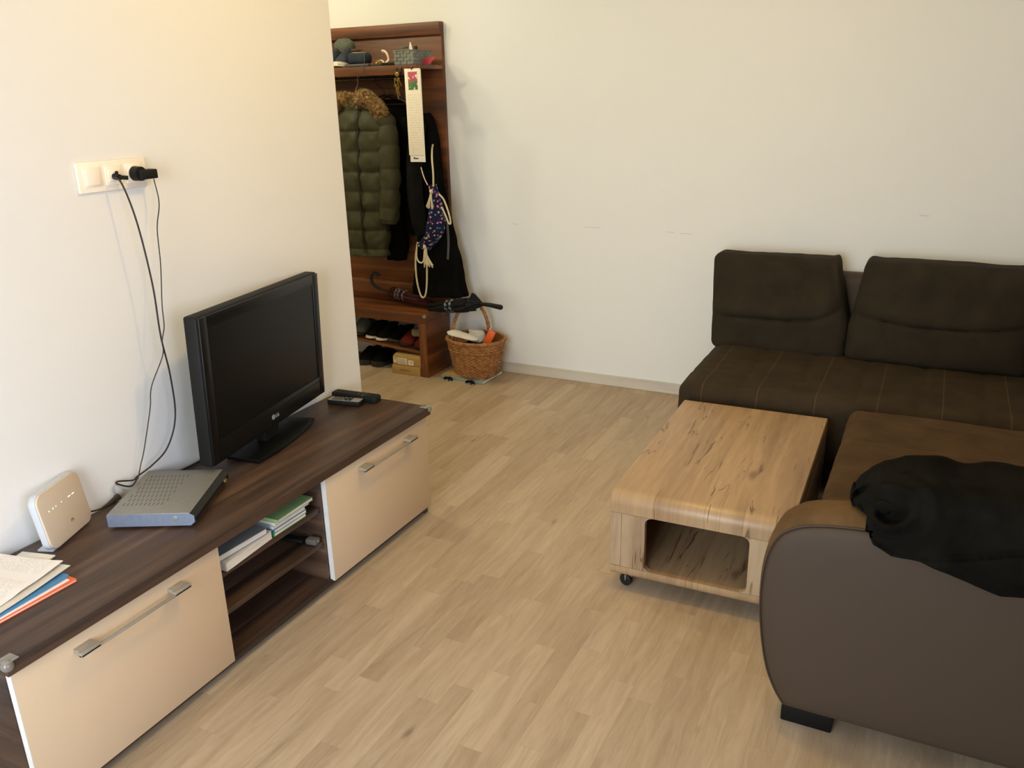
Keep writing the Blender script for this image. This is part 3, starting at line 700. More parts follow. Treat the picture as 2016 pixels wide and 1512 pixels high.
# ------------------------------------------------------------------ corner sofa
sf = thing('corner_sofa', 'large dark brown corner sofa with taupe side along the back wall', 'sofa', (.3, 3.0, 0))
def stitched(axis, pitch, off, cross=None, depth=.007, ztop=.40, puff=.012):
    def fn(p, n):
        v = p.x if axis == 0 else p.y
        e = abs(((v+off)/pitch+.5) % 1-.5)*pitch
        d = depth*math.exp(-(e/.016)**2) if n.z > -.2 else 0
        if cross is not None:
            o_ = p.y if axis == 0 else p.x
            d += depth*.55*math.exp(-((o_-cross)/.018)**2)
        b = .004*noise.noise(p*6)+.0015*noise.noise(p*22)
        return p+n*(b-d)
    return fn
bm = B(); soft(bm, -.898, 1.50, 3.265, 4.17, .115, .405, .055, .0165, stitched(0, .2233, .6425, 3.50))
obj('back_seat', bm, M['brown_seat'], sf, angle=80)
bm = B(); soft(bm, -.210, .80, 1.965, 3.215, .14, .415, .045, .02, stitched(1, .235, -2.445, None))
bm2 = bm
obj('chaise_seat', bm, M['brown_chaise'], sf, angle=80)
obj('seat_base', box(B(), -.86, 1.48, 3.285, 4.17, .05, .14, .01), M['brown'], sf)
obj('chaise_base', box(B(), -.195, .80, 1.97, 3.285, .05, .16, .01), M['brown'], sf)
# back frame seen between the cushions
obj('back_frame', soft(B(), -.875, 1.50, 4.10, 4.205, .30, .735, .03, .03), M['taupe'], sf, angle=60)
# back cushions
def cushion(x0, x1, z0, z1, lean, foldz, foldside, puff, yf=3.88, thick=.17, left=0):
    cx = (x0+x1)/2; hw = (x1-x0)/2
    def fn(p, n):
        u = (p.x-cx)/hw; v = (p.z-z0)/(z1-z0)
        q = p.copy()
        # puff front and back
        b = max(0, 1-abs(u)**4)*max(0, 1-(abs(2*v-1))**4)
        if n.y < -.3 or abs(n.y) > .3:
            q.y += (-puff if n.y < 0 else puff*.4)*b
        # crease curve
        if n.y < .2:
            ff = foldz-.035*(1-u*u)+.03
            if foldside: ff = foldz-.035+.04*max(0, u*foldside)**2+ (.05*max(0, u*foldside)**4)
            d = p.z-ff; wgt = max(0, 1-abs(u*.98)**6)
            q.y += .014*math.exp(-(d/.009)**2)*wgt
            q.y -= .014*math.exp(-((d-.045)/.045)**2)*wgt
        # pinched upper corner
        for s, amt in foldcorner:
            k = max(0, u*s)**3*max(0, v-.35)/.65
            q.x -= s*.055*k*amt
            q.z += .012*max(0, u*s)**6*max(0, v)**2*amt
            q.y += .010*math.sin((p.x-s*hw)*60+v*4)*k*amt if n.y < 0 else 0
        q.z += .006*noise.noise(Vector((p.x*4, 1.3, 0)))*v - .012*(abs(u)**3)*v*(0 if foldcorner else 1)
        q += n*(.005*noise.noise(p*5)+.002*noise.noise(p*17))
        q.y += lean*(q.z-z0)
        if u < 0 and left: q.x -= left*v*abs(u)
        return q
    return soft(B(), x0, x1, yf, yf+thick, z0, z1, .036, .011, fn)
foldcorner = [(1, 1.35)]
obj('back_cushion', cushion(-.908, -.305, .382, .820, .22, .575, 1, .018, 3.875, .150, .028), M['brown'], sf, angle=80)
foldcorner = [(-1, .75), (1, .6)]
obj('back_cushion', cushion(-.302, .410, .395, .825, .25, .575, 0, .040, 3.845, .165), M['brown'], sf, angle=80)
foldcorner = []
obj('back_cushion', cushion(.425, 1.10, .395, .825, .20, .575, 0, .03, 3.70, .18), M['brown'], sf, angle=80)
# arm facing the camera: taupe outer panel, brown band, piping, foot
prof = [(-.198, .062), (-.222, .10), (-.246, .158), (-.262, .229), (-.272, .30), (-.276, .36), (-.275, .42), (-.267, .48), (-.250, .527), (-.226, .554), (-.190, .573), (-.130, .586), (-.043, .594), (.08, .598), (.22, .598), (.40, .594), (.60, .59), (.90, .585)]
pc = [Vector((p.x, p.y)) for p in catmull([(a, b, 0) for a, b in prof], 4)]
def normals2(pc):
    out = []
    for i in range(len(pc)):
        d = (pc[min(i+1, len(pc)-1)]-pc[max(i-1, 0)]).normalized(); out.append(Vector((-d.y, d.x)))
    return out
nn = normals2(pc)
ya = 1.868
def arm_ring(off_x, off_z, y):
    ring = [(p.x+n.x*off_x, y, p.y+max(0, n.y)*off_z) for p, n in zip(pc, nn)]
    return ring + [(.90, y, .062)]
bm = B(); loft(bm, [arm_ring(.002, .004, ya+.006), arm_ring(.006, .013, ya+.014), arm_ring(.009, .024, ya+.034), arm_ring(.010, .029, ya+.060), arm_ring(.008, .028, ya+.088), arm_ring(.0, .022, ya+.108), arm_ring(-.014, .006, ya+.120)])
bmesh.ops.triangulate(bm, faces=[f for f in bm.faces if len(f.verts) > 4])
obj('arm_band', bm, M['brown_arm'], sf, angle=60)['label'] = 'brown velour band over the arm'
bm = B()
bb_ = -.012
rings = []
for (sc, y) in ((1.0, ya+.012), (1.0, ya+.002), (.985, ya-.004), (.93, ya-.009), (.80, ya-.013), (.5, ya-.015), (.2, ya-.016)):
    cxx, czz = .33, .33
    rings.append([(cxx+(a[0]-cxx)*sc, y, czz+(a[2]-czz)*sc) for a in arm_ring(-.001, -.001, y)])
loft(bm, rings); bmesh.ops.triangulate(bm, faces=[f for f in bm.faces if len(f.verts) > 4])
obj('arm_panel', bm, M['taupe'], sf, angle=60)['label'] = 'smooth taupe outer panel'
bm = B(); tube(bm, [(a[0], ya+.0025, a[2]) for a in arm_ring(.002, .002, 0)[:-1]], .0022, 6, 1); obj('piping', bm, M['piping'], sf)
obj('arm_core', box(B(), -.18, .88, ya+.02, ya+.115, .07, .52, .01), M['brown'], sf)
for (a, b, c_, d_) in ((-.205, -.080, 1.886, 1.945), (.70, .82, 1.886, 1.945), (-.80, -.70, 3.34, 3.40), (1.30, 1.42, 3.34, 3.40)):
    obj('leg', box(B(), a, b, c_, d_, 0, .062, .004), M['foot'], sf)

# ------------------------------------------------------------------ black hooded top thrown over the arm
def arm_top(x):
    for a, b in zip(prof, prof[1:]):
        if a[0] <= x <= b[0] and a[1] > .5: return a[1]+(b[1]-a[1])*(x-a[0])/(b[0]-a[0])
    return .594
def hoodie():
    bm = B(); NU, NV = 110, 120
    # key sections: x, front hem z, top z, back hem z, y front, y back
    keys = [(-.100, .665, .650, .640, 1.955, 2.02), (-.092, .650, .668, .600, 1.925, 2.06), (-.066, .628, .695, .560, 1.885, 2.10), (-.040, .575, .712, .500, 1.842, 2.14), (.0, .560, .726, .470, 1.836, 2.17), (.06, .562, .728, .455, 1.832, 2.20),
            (.11, .552, .728, .45, 1.830, 2.22), (.17, .530, .730, .45, 1.828, 2.23), (.22, .520, .732, .45, 1.828, 2.24), (.29, .527, .735, .45, 1.828, 2.25), (.38, .52, .735, .45, 1.828, 2.25), (.50, .52, .72, .45, 1.83, 2.22), (.55, .55, .70, .47, 1.84, 2.15)]
    def sample(u):
        f = u*(len(keys)-1); i = min(int(f), len(keys)-2); t = f-i; t = t*t*(3-2*t)*.5+t*.5
        return [keys[i][k]*(1-t)+keys[i+1][k]*t for k in range(6)]
    rings = []
    for i in range(NU+1):
        x, zf, zt_, zbk, yf, yb = sample(i/NU)
        zt0 = .615; ring = []
        outer = catmull([(0, yf, zf), (0, yf-.004, (zf+zt0)/2), (0, yf+.004, zt0+.02), (0, yf+.035, zt_-.012), (0, (yf+yb)/2-.06, zt_), (0, (yf+yb)/2+.04, zt_-.012), (0, yb-.02, (zt_+zbk)/2), (0, yb, zbk)], 12)
        n0 = len(outer)
        inner = [(0, yb-.012, zbk), (0, yb-.035, (zt_+zbk)/2-.02), (0, ya+.14, .60), (0, ya+.10, .630), (0, ya+.03, .632), (0, ya-.008, .605), (0, ya-.018, (zf+zt0)/2), (0, yf+.008, zf)]
        inner = [Vector(p) for p in inner]
        if x < -.06: inner = [Vector((0, p.y*.5+(yf+yb)/4, max(p.z, zbk))) for p in inner]
        pts = outer+catmull(inner, 6)
        for k, p in enumerate(pts):
            q = Vector((x, p.y, p.z))
            if k < n0:
                s = k/n0
                # folds: swirl around a rolled opening on the left, long drapes to the right
                ctr = Vector((-.020, 1.865, .655)); dd = Vector(((x-ctr.x), 0, (p.z-ctr.z)+(p.y-ctr.y)*.6)); r = dd.length; an = math.atan2(dd.z, dd.x)
                sw = .015*math.sin(r*150-an*1.0)*math.exp(-(r/.075)**2)
                hole = -.030*math.exp(-(r/.026)**2)
                edge = min(1, s*6)*min(1, (1-s)*6)
                lg = .013*math.sin(x*34+p.z*26+2*noise.noise(Vector((x*5, s*3, 0))))*math.exp(-((x-.09)/.07)**2)
                dr = -.014*math.exp(-((p.z-(.570+.32*(x-.06)))/.007)**2)*(1 if .0 < x < .5 else 0)
                nz = .018*noise.noise(Vector((x*9, s*6, 1.7)))+.004*noise.noise(Vector((x*26, s*16, 3.1)))
                nrm = Vector((0, -1 if s < .35 else -.3, .2+min(1, s*2.0))).normalized()
                q += nrm*((sw+hole)*edge+lg*edge+dr*edge+nz)
                if s < .08: q.z += .006*noise.noise(Vector((x*16, 5, 5)))
            zt1 = arm_top(x)+.036
            if 1.846 < q.y < 2.0 and q.z < zt1:
                if q.y < 1.866: q.y = 1.846
                elif q.y > 1.978 and q.z < zt1-.05: q.y = 2.0
                else: q.z = zt1
            if q.y >= 2.0 and q.z < .438: q.z = .438
            ring.append(q)
        rings.append(ring)
    # close the left end
    c0 = sum(rings[0], Vector())/len(rings[0])
    rings = [[c0+(p-c0)*.15+Vector((-.006, 0, 0)) for p in rings[0]], [c0+(p-c0)*.7+Vector((-.004, 0, 0)) for p in rings[0]]]+rings
    loft(bm, rings)
    return bm
hd = single('hooded_jacket', 'crumpled black fleece thrown over the taupe sofa arm', 'jacket', hoodie(), M['black_cloth'], origin=(.15, 1.95, .60), angle=80)

# ------------------------------------------------------------------ coat rack
XR0, XR1 = -3.70, -2.515; YP = 4.185
cr = thing('coat_rack', 'tall reddish brown wooden hall rack with shelf and shoe bench', 'coat rack', (-3.1, 4.1, 0))
obj('back_panel', box(B(), XR0, XR1, YP, YB-.001, .36, 1.935, .001), M['rack'], cr)
obj('top_rail', box(B(), XR0, XR1, YP-.018, YP, 1.870, 1.935, .003), M['rack'], cr)
obj('hat_shelf', box(B(), XR0, XR1, 3.945, YP, 1.695, 1.715, .001), M['rack_h'], cr)
obj('shelf_beam', box(B(), XR0, -2.60, 3.930, 3.945, 1.668, 1.7148, .001), M['rack'], cr)
obj('bench_top', box(B(), XR0, -2.548, 3.925, YP, .330, .376, .002), M['rack_h'], cr)
obj('bench_apron', box(B(), XR0, -2.548, 3.921, 3.925, .322, .375, .0015), M['rack'], cr)
obj('back_board', box(B(), XR0, XR1, YP-.020, YP, .378, .500, .002), M['rack'], cr)
obj('side_panel', box(B(), -2.596, -2.5495, 3.926, YP, 0, .330, .001), M['rack_v'], cr)
obj('front_post', box(B(), -2.60, -2.5485, 3.921, 3.9258, 0, .322, .001), M['rack_post'], cr)
obj('side_panel', box(B(), XR0, XR0+.045, 3.926, YP, 0, .330, .001), M['rack_v'], cr)
bm = B(); box(bm, -3.66, -2.597, 3.955, YP, -.008, .008, .002); bm.transform(Tm((0, 0, .150), (0, 0, 0)))
for v in bm.verts: v.co.z += -(v.co.x+2.82)*.085
obj('shoe_shelf', bm, M['rack_h'], cr)
obj('corner_protector', ball(B(), (-2.556, 3.924, .366), .014, (1, 1, .9), 12), M['clear'], cr)['label'] = 'clear plastic corner guard'
bm = B(); cyl(bm, (XR0+.02, 4.06, 1.655), (-2.62, 4.06, 1.655), .009, 14)
for x in (-3.6, -3.15, -2.66): box(bm, x-.006, x+.006, 4.054, 4.066, 1.655, 1.697)
obj('hanging_rail', bm, M['hook'], cr)
def hook(x, y=3.928, z=1.690):
    bm = B(); box(bm, x-.010, x+.010, y-.005, y+.003, z-.026, z+.014, .002)
    tube(bm, [(x, y-.004, z-.012), (x, y-.020, z-.022), (x, y-.030, z-.014), (x, y-.032, z+.004)], .004, 8, 5); ball(bm, (x, y-.032, z+.006), .006, n=10)
    return obj('hook', bm, M['hook'], cr)
hook(-2.618); hook(-2.548)
obj('shelf_beam_end', box(B(), -2.60, XR1, 3.930, 3.945, 1.680, 1.7148, .001), M['rack_v'], cr)

# calendar
t = thing('wall_calendar', 'narrow white strip calendar with a red flower picture hanging from the rack', 'calendar', (-2.515, 3.885, 1.45))
def slab(x0, x1, z0, z1, y, th=.0016, lean=.0):
    return box(B(), x0, x1, y, y+th, z0, z1, .0003)
x0_, x1_ = -2.564, -2.470
obj('front_page', slab(x0_, x1_, 1.262, 1.694, 3.882), M['cal_print'], t)
obj('back_page', slab(x0_+.0045, x1_+.004, 1.228, 1.690, 3.8845), M['paper'], t)
def mk_pic():
    q = NT('flower_picture'); o = q.obj(); s = q.node('ShaderNodeSeparateXYZ', i_0=o)
    n = q.noise(o, 38, 3, .6, 1.5); g = q.ramp(s.outputs[2], [(0, '#000000'), (1, '#ffffff')])
    z = q.math('ADD', s.outputs[2], q.math('MULTIPLY', q.math('SUBTRACT', n, .5), .06))
    c = q.mix(q.smooth(z, .170, .190), srgb('#4f7a48'), srgb('#b04a5e'))
    c = q.mix(q.smooth(q.noise(o, 60, 2), .56, .66), c, srgb('#e6dcd6')); return q.out(c, .5)
obj('picture', slab(-2.543, -2.487, 1.590, 1.678, 3.8812, .0009), mk_pic(), t)
bm = B()
for i, (a, w_) in enumerate(((-2.538, .007), (-2.529, .010), (-2.517, .008))): box(bm, a, a+w_, 3.8835, 3.8846, 1.243, 1.249 if i else 1.253)
obj('small_print', bm, M['sole_dark'], t)
bm = B(); r_ = B(); lathe(r_, [(.0045, -.0008), (.006, 0), (.0045, .0008)], n=12); r_.transform(Tm((-2.518, 3.880, 1.694), (PI/2, 0, 0))); merge(bm, r_)
tube(bm, [(-2.530, 3.883, 1.692), (-2.548, 3.892, 1.706), (-2.548, 3.894, 1.700), (-2.518, 3.883, 1.694)], .0012, 6, 4)
obj('hanging_loop', bm, M['red_suede'], t)
# keys
t = thing('key_bunch', 'bunch of small golden keys on a hook left of the calendar', 'keys', (-2.618, 3.895, 1.60))
bm = B(); r_ = B(); lathe(r_, [(.011, -.001), (.0125, 0), (.011, .001)], n=18); r_.transform(Tm((-2.618, 3.893, 1.668), (PI/2, .3, 0))); merge(bm, r_); obj('key_ring', bm, M['gold'], t)
for i, (dx, dz, rz) in enumerate(((-.008, .0, .25), (.004, -.006, -.1), (.010, .002, -.35), (-.002, -.03, .1), (.006, -.045, -.2))):
    bm = B(); m_ = Tm((-2.618+dx, 3.890-.002*i, 1.655+dz), (0, rz, 0))
    k = B(); lathe(k, [(.002, -.001), (.0065, -.001), (.0065, .001), (.002, .001)], n=14); k.transform(Tm((0, 0, -.010), (PI/2, 0, 0))); box(k, -.0022, .0022, -.001, .001, -.050, -.016); box(k, -.0022, .006, -.001, .001, -.046, -.040); box(k, -.0022, .005, -.001, .001, -.037, -.033)
    k.transform(m_); merge(bm, k); obj('key', bm, M['gold'], t)
bm = B(); tube(bm, [(-2.618, 3.888, 1.59), (-2.616, 3.888, 1.565), (-2.614, 3.888, 1.545)], .0025, 8, 3); obj('chain', bm, M['gold'], t)

# ------------------------------------------------------------------ shoes
def shoe(name, label, loc, rz, Ln, upper, sole, group=None, cat='shoe', collar=.085, toe=None, lace=None, tipx=0, roll=0, high=1.0, solet=.022, wdt=.048):
    t = thing(name, label, cat, loc, rz, group)
    TM = Tm((0, 0, 0), (roll, tipx, 0))
    def outline(s):   # s 0 heel .. 1 toe
        wv = wdt*(.74+.42*math.sin(min(1, s*1.15)*PI*.62)-.1*s) if s > .0 else wdt*.7
        if s < .12: wv *= math.sqrt(max(.02, 1-((.12-s)/.12)**2))
        if s > .78: wv *= math.sqrt(max(.02, 1-((s-.78)/.225)**2))
        return wv
    bm = B(); rings = []
    for i in range(25):
        s = i/24; x = s*Ln; wv = outline(s); zt_ = solet*(1.0+.25*(1-s)); lift = .010*max(0, s-.75)/.25
        rings.append([(x, wv*1.05*math.cos(a)*1.0, lift+(zt_ if math.sin(a) > 0 else 0)) for a in [0.05+PI*k/6 for k in range(7)]+[PI+.05+PI*k/6 for k in range(7)]])
    loft(bm, rings); bm.transform(TM); obj('sole', bm, sole, t, world=False)
    def hh(s):
        if s < .42: return collar*high*(1-.10*math.sin(s/.42*PI))
        q = (s-.42)/.58; return collar*high*(1-q)**1.15*(.62)+.046*(1-q**3.2)+solet*.4 if q > .05 else collar*high*.97
    bm = B(); rings = []
    for i in range(33):
        s = .015+i/32*.965; x = s*Ln; wv = outline(s)*.97; hz = max(hh(s), solet+.004); ring = []
        for k in range(20):
            a = PI*k/19; c_, s_ = math.cos(a), math.sin(a)
            nar = 1-.35*(s_**2)*(1 if s < .45 else .5)
            ring.append((x, wv*nar*(abs(c_)**.8)*(1 if c_ > 0 else -1), solet*.7+(hz-solet*.7)*(s_**.75)))
        rings.append(ring)
    loft(bm, rings); bm.transform(TM); obj('upper', bm, upper, t, world=False, angle=70)
    bm = B(); cx = .21*Ln
    t_ = B(); lathe(t_, [(.0001, .0), (.030, .001), (.036, .004), (.038, .0), (.036, -.004)], n=20, rx=1.25, ry=.72); t_.transform(TM @ Tm((cx, 0, collar*high*.97), (0, .05, 0))); merge(bm, t_)
    obj('collar', bm, M['lining'], t, world=False)
    if toe:
        bm = B(); rings = []
        for i in range(9):
            s = .80+i/8*.205; wv = outline(min(s, .995))*1.09; ring = []
            for k in range(12):
                a = PI*k/11; ring.append((s*Ln, wv*math.cos(a), solet*.6+(.016 if toe == 'low' else .03)*math.sin(a)*(1-(max(0, s-.8)/.21)**2*.5)))
            rings.append(ring)
        loft(bm, rings); bm.transform(TM); obj('toe_cap', bm, sole if toe == 'low' else M['sole_white'], t, world=False)
    if lace:
        bm = B()
        for k in range(4):
            s = .46+k*.07; z = hh(s)*.98+.002; tube(bm, [(s*Ln, -.018, z-.004), ((s+.02)*Ln, 0, z+.002), (s*Ln, .018, z-.004)], .0018, 6, 3)
        bm.transform(TM); obj('laces', bm, lace, t, world=False)
    return t
# on the hat shelf
ZS = 1.7155
shoe('sneaker', 'left one of the navy sneakers with white soles on the hat shelf', (-3.120, 4.155, ZS), -PI/2+.02, .225, M['navy'], M['sole_white'], 'navy sneakers on the hat shelf', lace=M['sole_grey'], high=1.05, wdt=.038)
shoe('sneaker', 'right one of the navy sneakers, beside the low ankle shoe on the hat shelf', (-3.033, 4.155, ZS), -PI/2-.02, .225, M['navy'], M['sole_white'], 'navy sneakers on the hat shelf', lace=M['sole_grey'], high=1.05, wdt=.038)
# cap resting over the sneakers
bm = B(); lathe(bm, [(.060, 0), (.064, .014), (.055, .036), (.032, .050), (.001, .054)], n=28, rx=1, ry=.7, fn=lambda a, z: .004*math.sin(5*a+z*40))
bm.transform(Tm((-3.085, 4.09, ZS+.104), (.15, .05, 0))); single('knit_cap', 'grey-green knitted cap lying on top of the navy sneakers', 'cap', bm, M['grey_green'], origin=(-3.085, 4.09, ZS+.10))
bm = B()
def baby_shoe(): pass
t = thing('ankle_boot', 'low dark navy ankle shoe right of the sneakers on the hat shelf', 'shoe', (-2.90, 3.99, ZS), 0)
bm = B(); soft(bm, -2.988, -2.862, 3.955, 4.045, ZS+.012, ZS+.074, .028, .012, lambda p, n: p+n*.004*noise.noise(p*40)); obj('upper', bm, M['navy'], t)
bm = B(); soft(bm, -2.995, -2.835, 3.950, 4.050, ZS, ZS+.016, .007, .012); obj('sole', bm, M['sole_grey'], t)
bm = B(); lathe(bm, [(.001, .0), (.036, .002), (.046, .006), (.048, 0)], (-2.925, 4.0, ZS+.071), 20, 1.0, .62); obj('collar', bm, M['beige'], t)
bm = B(); tube(bm, [(-2.868, 3.965, ZS+.07), (-2.855, 3.945, ZS+.03), (-2.850, 3.926, ZS+.004), (-2.852, 3.921, ZS-.02), (-2.847, 3.923, ZS-.05)], .0016, 6, 5); obj('lace', bm, M['sole_grey'], t)
t = thing('sandal', 'flat black sandal with cream and golden straps in the middle of the hat shelf', 'sandal', (-2.76, 4.02, ZS), 0)
bm = B(); prism(bm, rrect(.20, .075, .034, 6, -2.755, 4.0), ZS, ZS+.012, 2, .003); obj('sole', bm, M['sole_dark'], t)
bm = B(); tube(bm, [(-2.775, 4.0, ZS+.075), (-2.757, 4.0, ZS+.072), (-2.742, 4.0, ZS+.055), (-2.738, 4.0, ZS+.030), (-2.752, 3.99, ZS+.014)], .006, 8, 5, squash=1.6)
tube(bm, [(-2.80, 3.972, ZS+.012), (-2.785, 3.985, ZS+.025), (-2.765, 3.985, ZS+.024), (-2.75, 3.975, ZS+.012)], .005, 8, 5, squash=1.6); obj('strap', bm, M['cream_strap'], t)
obj('buckle', box(B(), -2.792, -2.770, 3.968, 3.974, ZS+.012, ZS+.030, .002), M['gold'], t)
for x in (-2.818, -2.765): obj('stud', ball(B(), (x, 3.964, ZS+.0125), .004, n=8), M['gold'], t)
bm = B(); prism(bm, rrect(.10, .06, .006, 4, -2.70, 3.975), ZS, ZS+.016, 2, .003); single('wallet', 'small black wallet lying beside the grey woven box on the hat shelf', 'wallet', bm, M['black_plastic'], origin=(-2.70, 3.975, ZS))

# grey woven box
t = thing('storage_basket', 'small grey woven box on the right end of the hat shelf', 'basket', (-2.604, 4.03, ZS), math.radians(0))
def weave_bm():
    bm = B(); cell = .021
    X0, X1, Y0, Y1 = -.060, .060, -.085, .085
    for (a0, a1, fixed, ax, sgn) in ((X0, X1, Y0, 0, -1), (X0, X1, Y1, 0, 1), (Y0, Y1, X0, 1, -1), (Y0, Y1, X1, 1, 1)):
        n = round((a1-a0)/cell); c = (a1-a0)/n
        for i in range(n):
            for j in range(4):
                o_ = .0025 if (i+j) % 2 else .0
                lo_, hi_ = a0+i*c+.0006, a0+(i+1)*c-.0006; z0, z1 = .002+j*.0175, .002+(j+1)*.0175-.001
                fa, fb = sorted((fixed-sgn*.002, fixed+sgn*(.001+o_)))
                if ax == 0: box(bm, lo_, hi_, fa, fb, z0, z1, .001, 1)
                else: box(bm, fa, fb, lo_, hi_, z0, z1, .001, 1)
    box(bm, X0+.001, X1-.001, Y0+.001, Y1-.001, 0, .003)
    return bm
obj('woven_body', weave_bm(), M['grey_green'] if 0 else fabric('grey_felt', '#777a74', .9, 500), t, world=False)
bm = B(); tube(bm, [(-.061, -.087, .070), (.061, -.087, .070)], .003, 8, 1); tube(bm, [(-.061, .087, .070), (.061, .087, .070)], .003, 8, 1); tube(bm, [(-.062, -.086, .070), (-.062, .086, .070)], .003, 8, 1); tube(bm, [(.062, -.086, .070), (.062, .086, .070)], .003, 8, 1)
obj('rim', bm, fabric('grey_felt_rim', '#6e716b'), t, world=False)
bm = B(); tube(bm, [(-2.650, 3.99, ZS+.03), (-2.64, 3.99, ZS+.080), (-2.615, 4.0, ZS+.092), (-2.59, 4.0, ZS+.088), (-2.585, 4.0, ZS+.06)], .006, 8, 6, squash=1.8)
soft(bm, -2.645, -2.585, 3.975, 4.05, ZS+.045, ZS+.082, .015, .012, lambda p, n: p+n*.006*noise.noise(p*60)); single('scarf', 'dark strap-like textile inside the grey woven box', 'scarf', bm, M['grey_green'], origin=(-2.60, 3.99, ZS+.04))
bm = B(); prism(bm, [(-2.604, ZS+.03), (-2.562, ZS+.03), (-2.572, ZS+.080), (-2.583, ZS+.112), (-2.587, ZS+.112)], 3.985, 3.987, 1); single('card', 'pale pink card with a pointed top sticking out of the grey woven box', 'card', bm, M['coral'], origin=(-2.54, 3.985, ZS+.03))
bm = B(); box(bm, -2.568, -2.552, 3.992, 4.004, ZS+.01, ZS+.092, .003, mat=None); single('comb', 'thin black object standing behind the pale card in the woven box', 'comb', bm, M['black_plastic'], origin=(-2.52, 4.0, ZS+.01))
bm = B(); prism(bm, [(-2.505, ZS+.001), (-2.425, ZS+.001), (-2.385, ZS+.038), (-2.455, ZS+.030), (-2.505, ZS+.026)], 0, .003, 1)
bm.transform(Matrix.Translation((-.075, 4.03, 0))); single('envelope', 'crimson paper envelope leaning at the right end of the hat shelf', 'envelope', bm, M['pink'], origin=(-2.53, 4.03, ZS))

# shoes on and below the slanted shoe shelf
def shz(x): return .150-(x+2.82)*.085
SG = 'dark sneakers with white toe rims on the shoe shelf'
shoe('sneaker', 'left dark sneaker with a white toe rim on the shoe shelf', (-2.998, 4.170, shz(-2.998)+.0095), -PI/2, .205, M['black_coat2'], M['sole_white'], SG, toe='low', solet=.014, collar=.075, wdt=.033, roll=-.085)
shoe('sneaker', 'right dark sneaker with a white toe rim on the shoe shelf', (-2.925, 4.170, shz(-2.925)+.0095), -PI/2, .205, M['black_coat2'], M['sole_white'], SG, toe='low', solet=.014, collar=.075, wdt=.033, roll=-.085)
shoe('loafer', 'black slip-on with a pale sole edge between the sneakers and the red shoe', (-2.812, 4.175, shz(-2.812)+.0125), -PI/2-.25, .190, M['black_coat'], M['sole_grey'], None, collar=.07, solet=.016, roll=-.085, wdt=.038)
shoe('suede_shoe', 'plain red suede shoe on the shoe shelf', (-2.742, 4.175, shz(-2.745)+.0095), -PI/2-.05, .205, M['red_suede'], M['sole_dark'], None, collar=.058, solet=.014, wdt=.044, roll=-.085)
shoe('suede_shoe', 'red and beige ankle shoe nearest the right post of the bench', (-2.650, 4.175, shz(-2.650)+.0095), -PI/2, .200, M['red_suede'], M['sole_dark'], None, collar=.060, solet=.014, wdt=.044, roll=-.085)
bm = B(); soft(bm, -2.700, -2.604, 3.985, 4.13, .218, .266, .015, .01, lambda p, n: p+n*.003*noise.noise(p*30)); single('slipper', 'beige suede slipper lying on the red ankle shoe', 'slipper', bm, M['beige'], origin=(-2.65, 4.05, .205))
shoe('slipper', 'dim grey slipper at the hidden left end of the shoe shelf', (-3.10, 4.17, shz(-3.10)+.0095), -PI/2, .200, M['grey_green'], M['sole_dark'], None, collar=.08, roll=-.085)
shoe('leather_shoe', 'black shoe on the floor mat under the shoe shelf', (-3.06, 4.17, .006), -PI/2, .21, M['black_coat'], M['sole_dark'], 'black shoes under the bench', collar=.07)
shoe('leather_shoe', 'black shoe on the floor mat beside the cardboard boxes', (-2.96, 4.17, .006), -PI/2, .21, M['black_coat'], M['sole_dark'], 'black shoes under the bench', collar=.07)
bm = B(); box(bm, -3.6, -2.83, 3.99, 4.18, 0, .005, .001); single('floor_mat', 'thin grey-green mat on the floor under the bench', 'mat', bm, M['mat'], origin=(-3.2, 4.08, 0))
# cardboard boxes
t = thing('shoe_box', 'plain brown cardboard box lying on the floor below the labelled one', 'box', (-2.703, 3.99, 0))
obj('carton', box(B(), -2.802, -2.605, 3.918, 4.07, 0, .053, .002), M['card'], t)
bm = B()
for i in range(6): box(bm, -2.745+i*.013, -2.737+i*.013, 3.9172, 3.9178, .024, .030)
obj('print', bm, M['card_dark'], t)
t = thing('shoe_box', 'upper cardboard box with white labels under the bench', 'box', (-2.70, 3.99, .0535))
obj('carton', box(B(), -2.796, -2.600, 3.924, 4.06, .0535, .104, .002), M['card'], t)
bm = B(); prism(bm, [(3.924, .104), (4.055, .104), (4.055, .110), (3.95, .116)], -2.795, -2.602, 0); obj('flap', bm, M['card'], t)
bm = B(); box(bm, -2.790, -2.768, 3.9225, 3.9238, .068, .098); box(bm, -2.762, -2.695, 3.9225, 3.9238, .062, .100); box(bm, -2.688, -2.650, 3.9225, 3.9238, .062, .092); bm.transform(Matrix.Translation((0, 0, 0)))
o = obj('label', bm, M['label_white'], t)
bm = B()
for i in range(4): box(bm, -2.757, -2.705+(.004*(i % 2)), 3.9218, 3.9226, .068+i*.008, .0695+i*.008)
for i in range(3):
    for j in range(3):
        if (i+j) % 2 == 0: box(bm, -2.672+i*.004, -2.669+i*.004, 3.9218, 3.9226, .073+j*.004, .076+j*.004)
box(bm, -2.786, -2.772, 3.9218, 3.9226, .088, .092)
obj('label_print', bm, M['vent'], t)

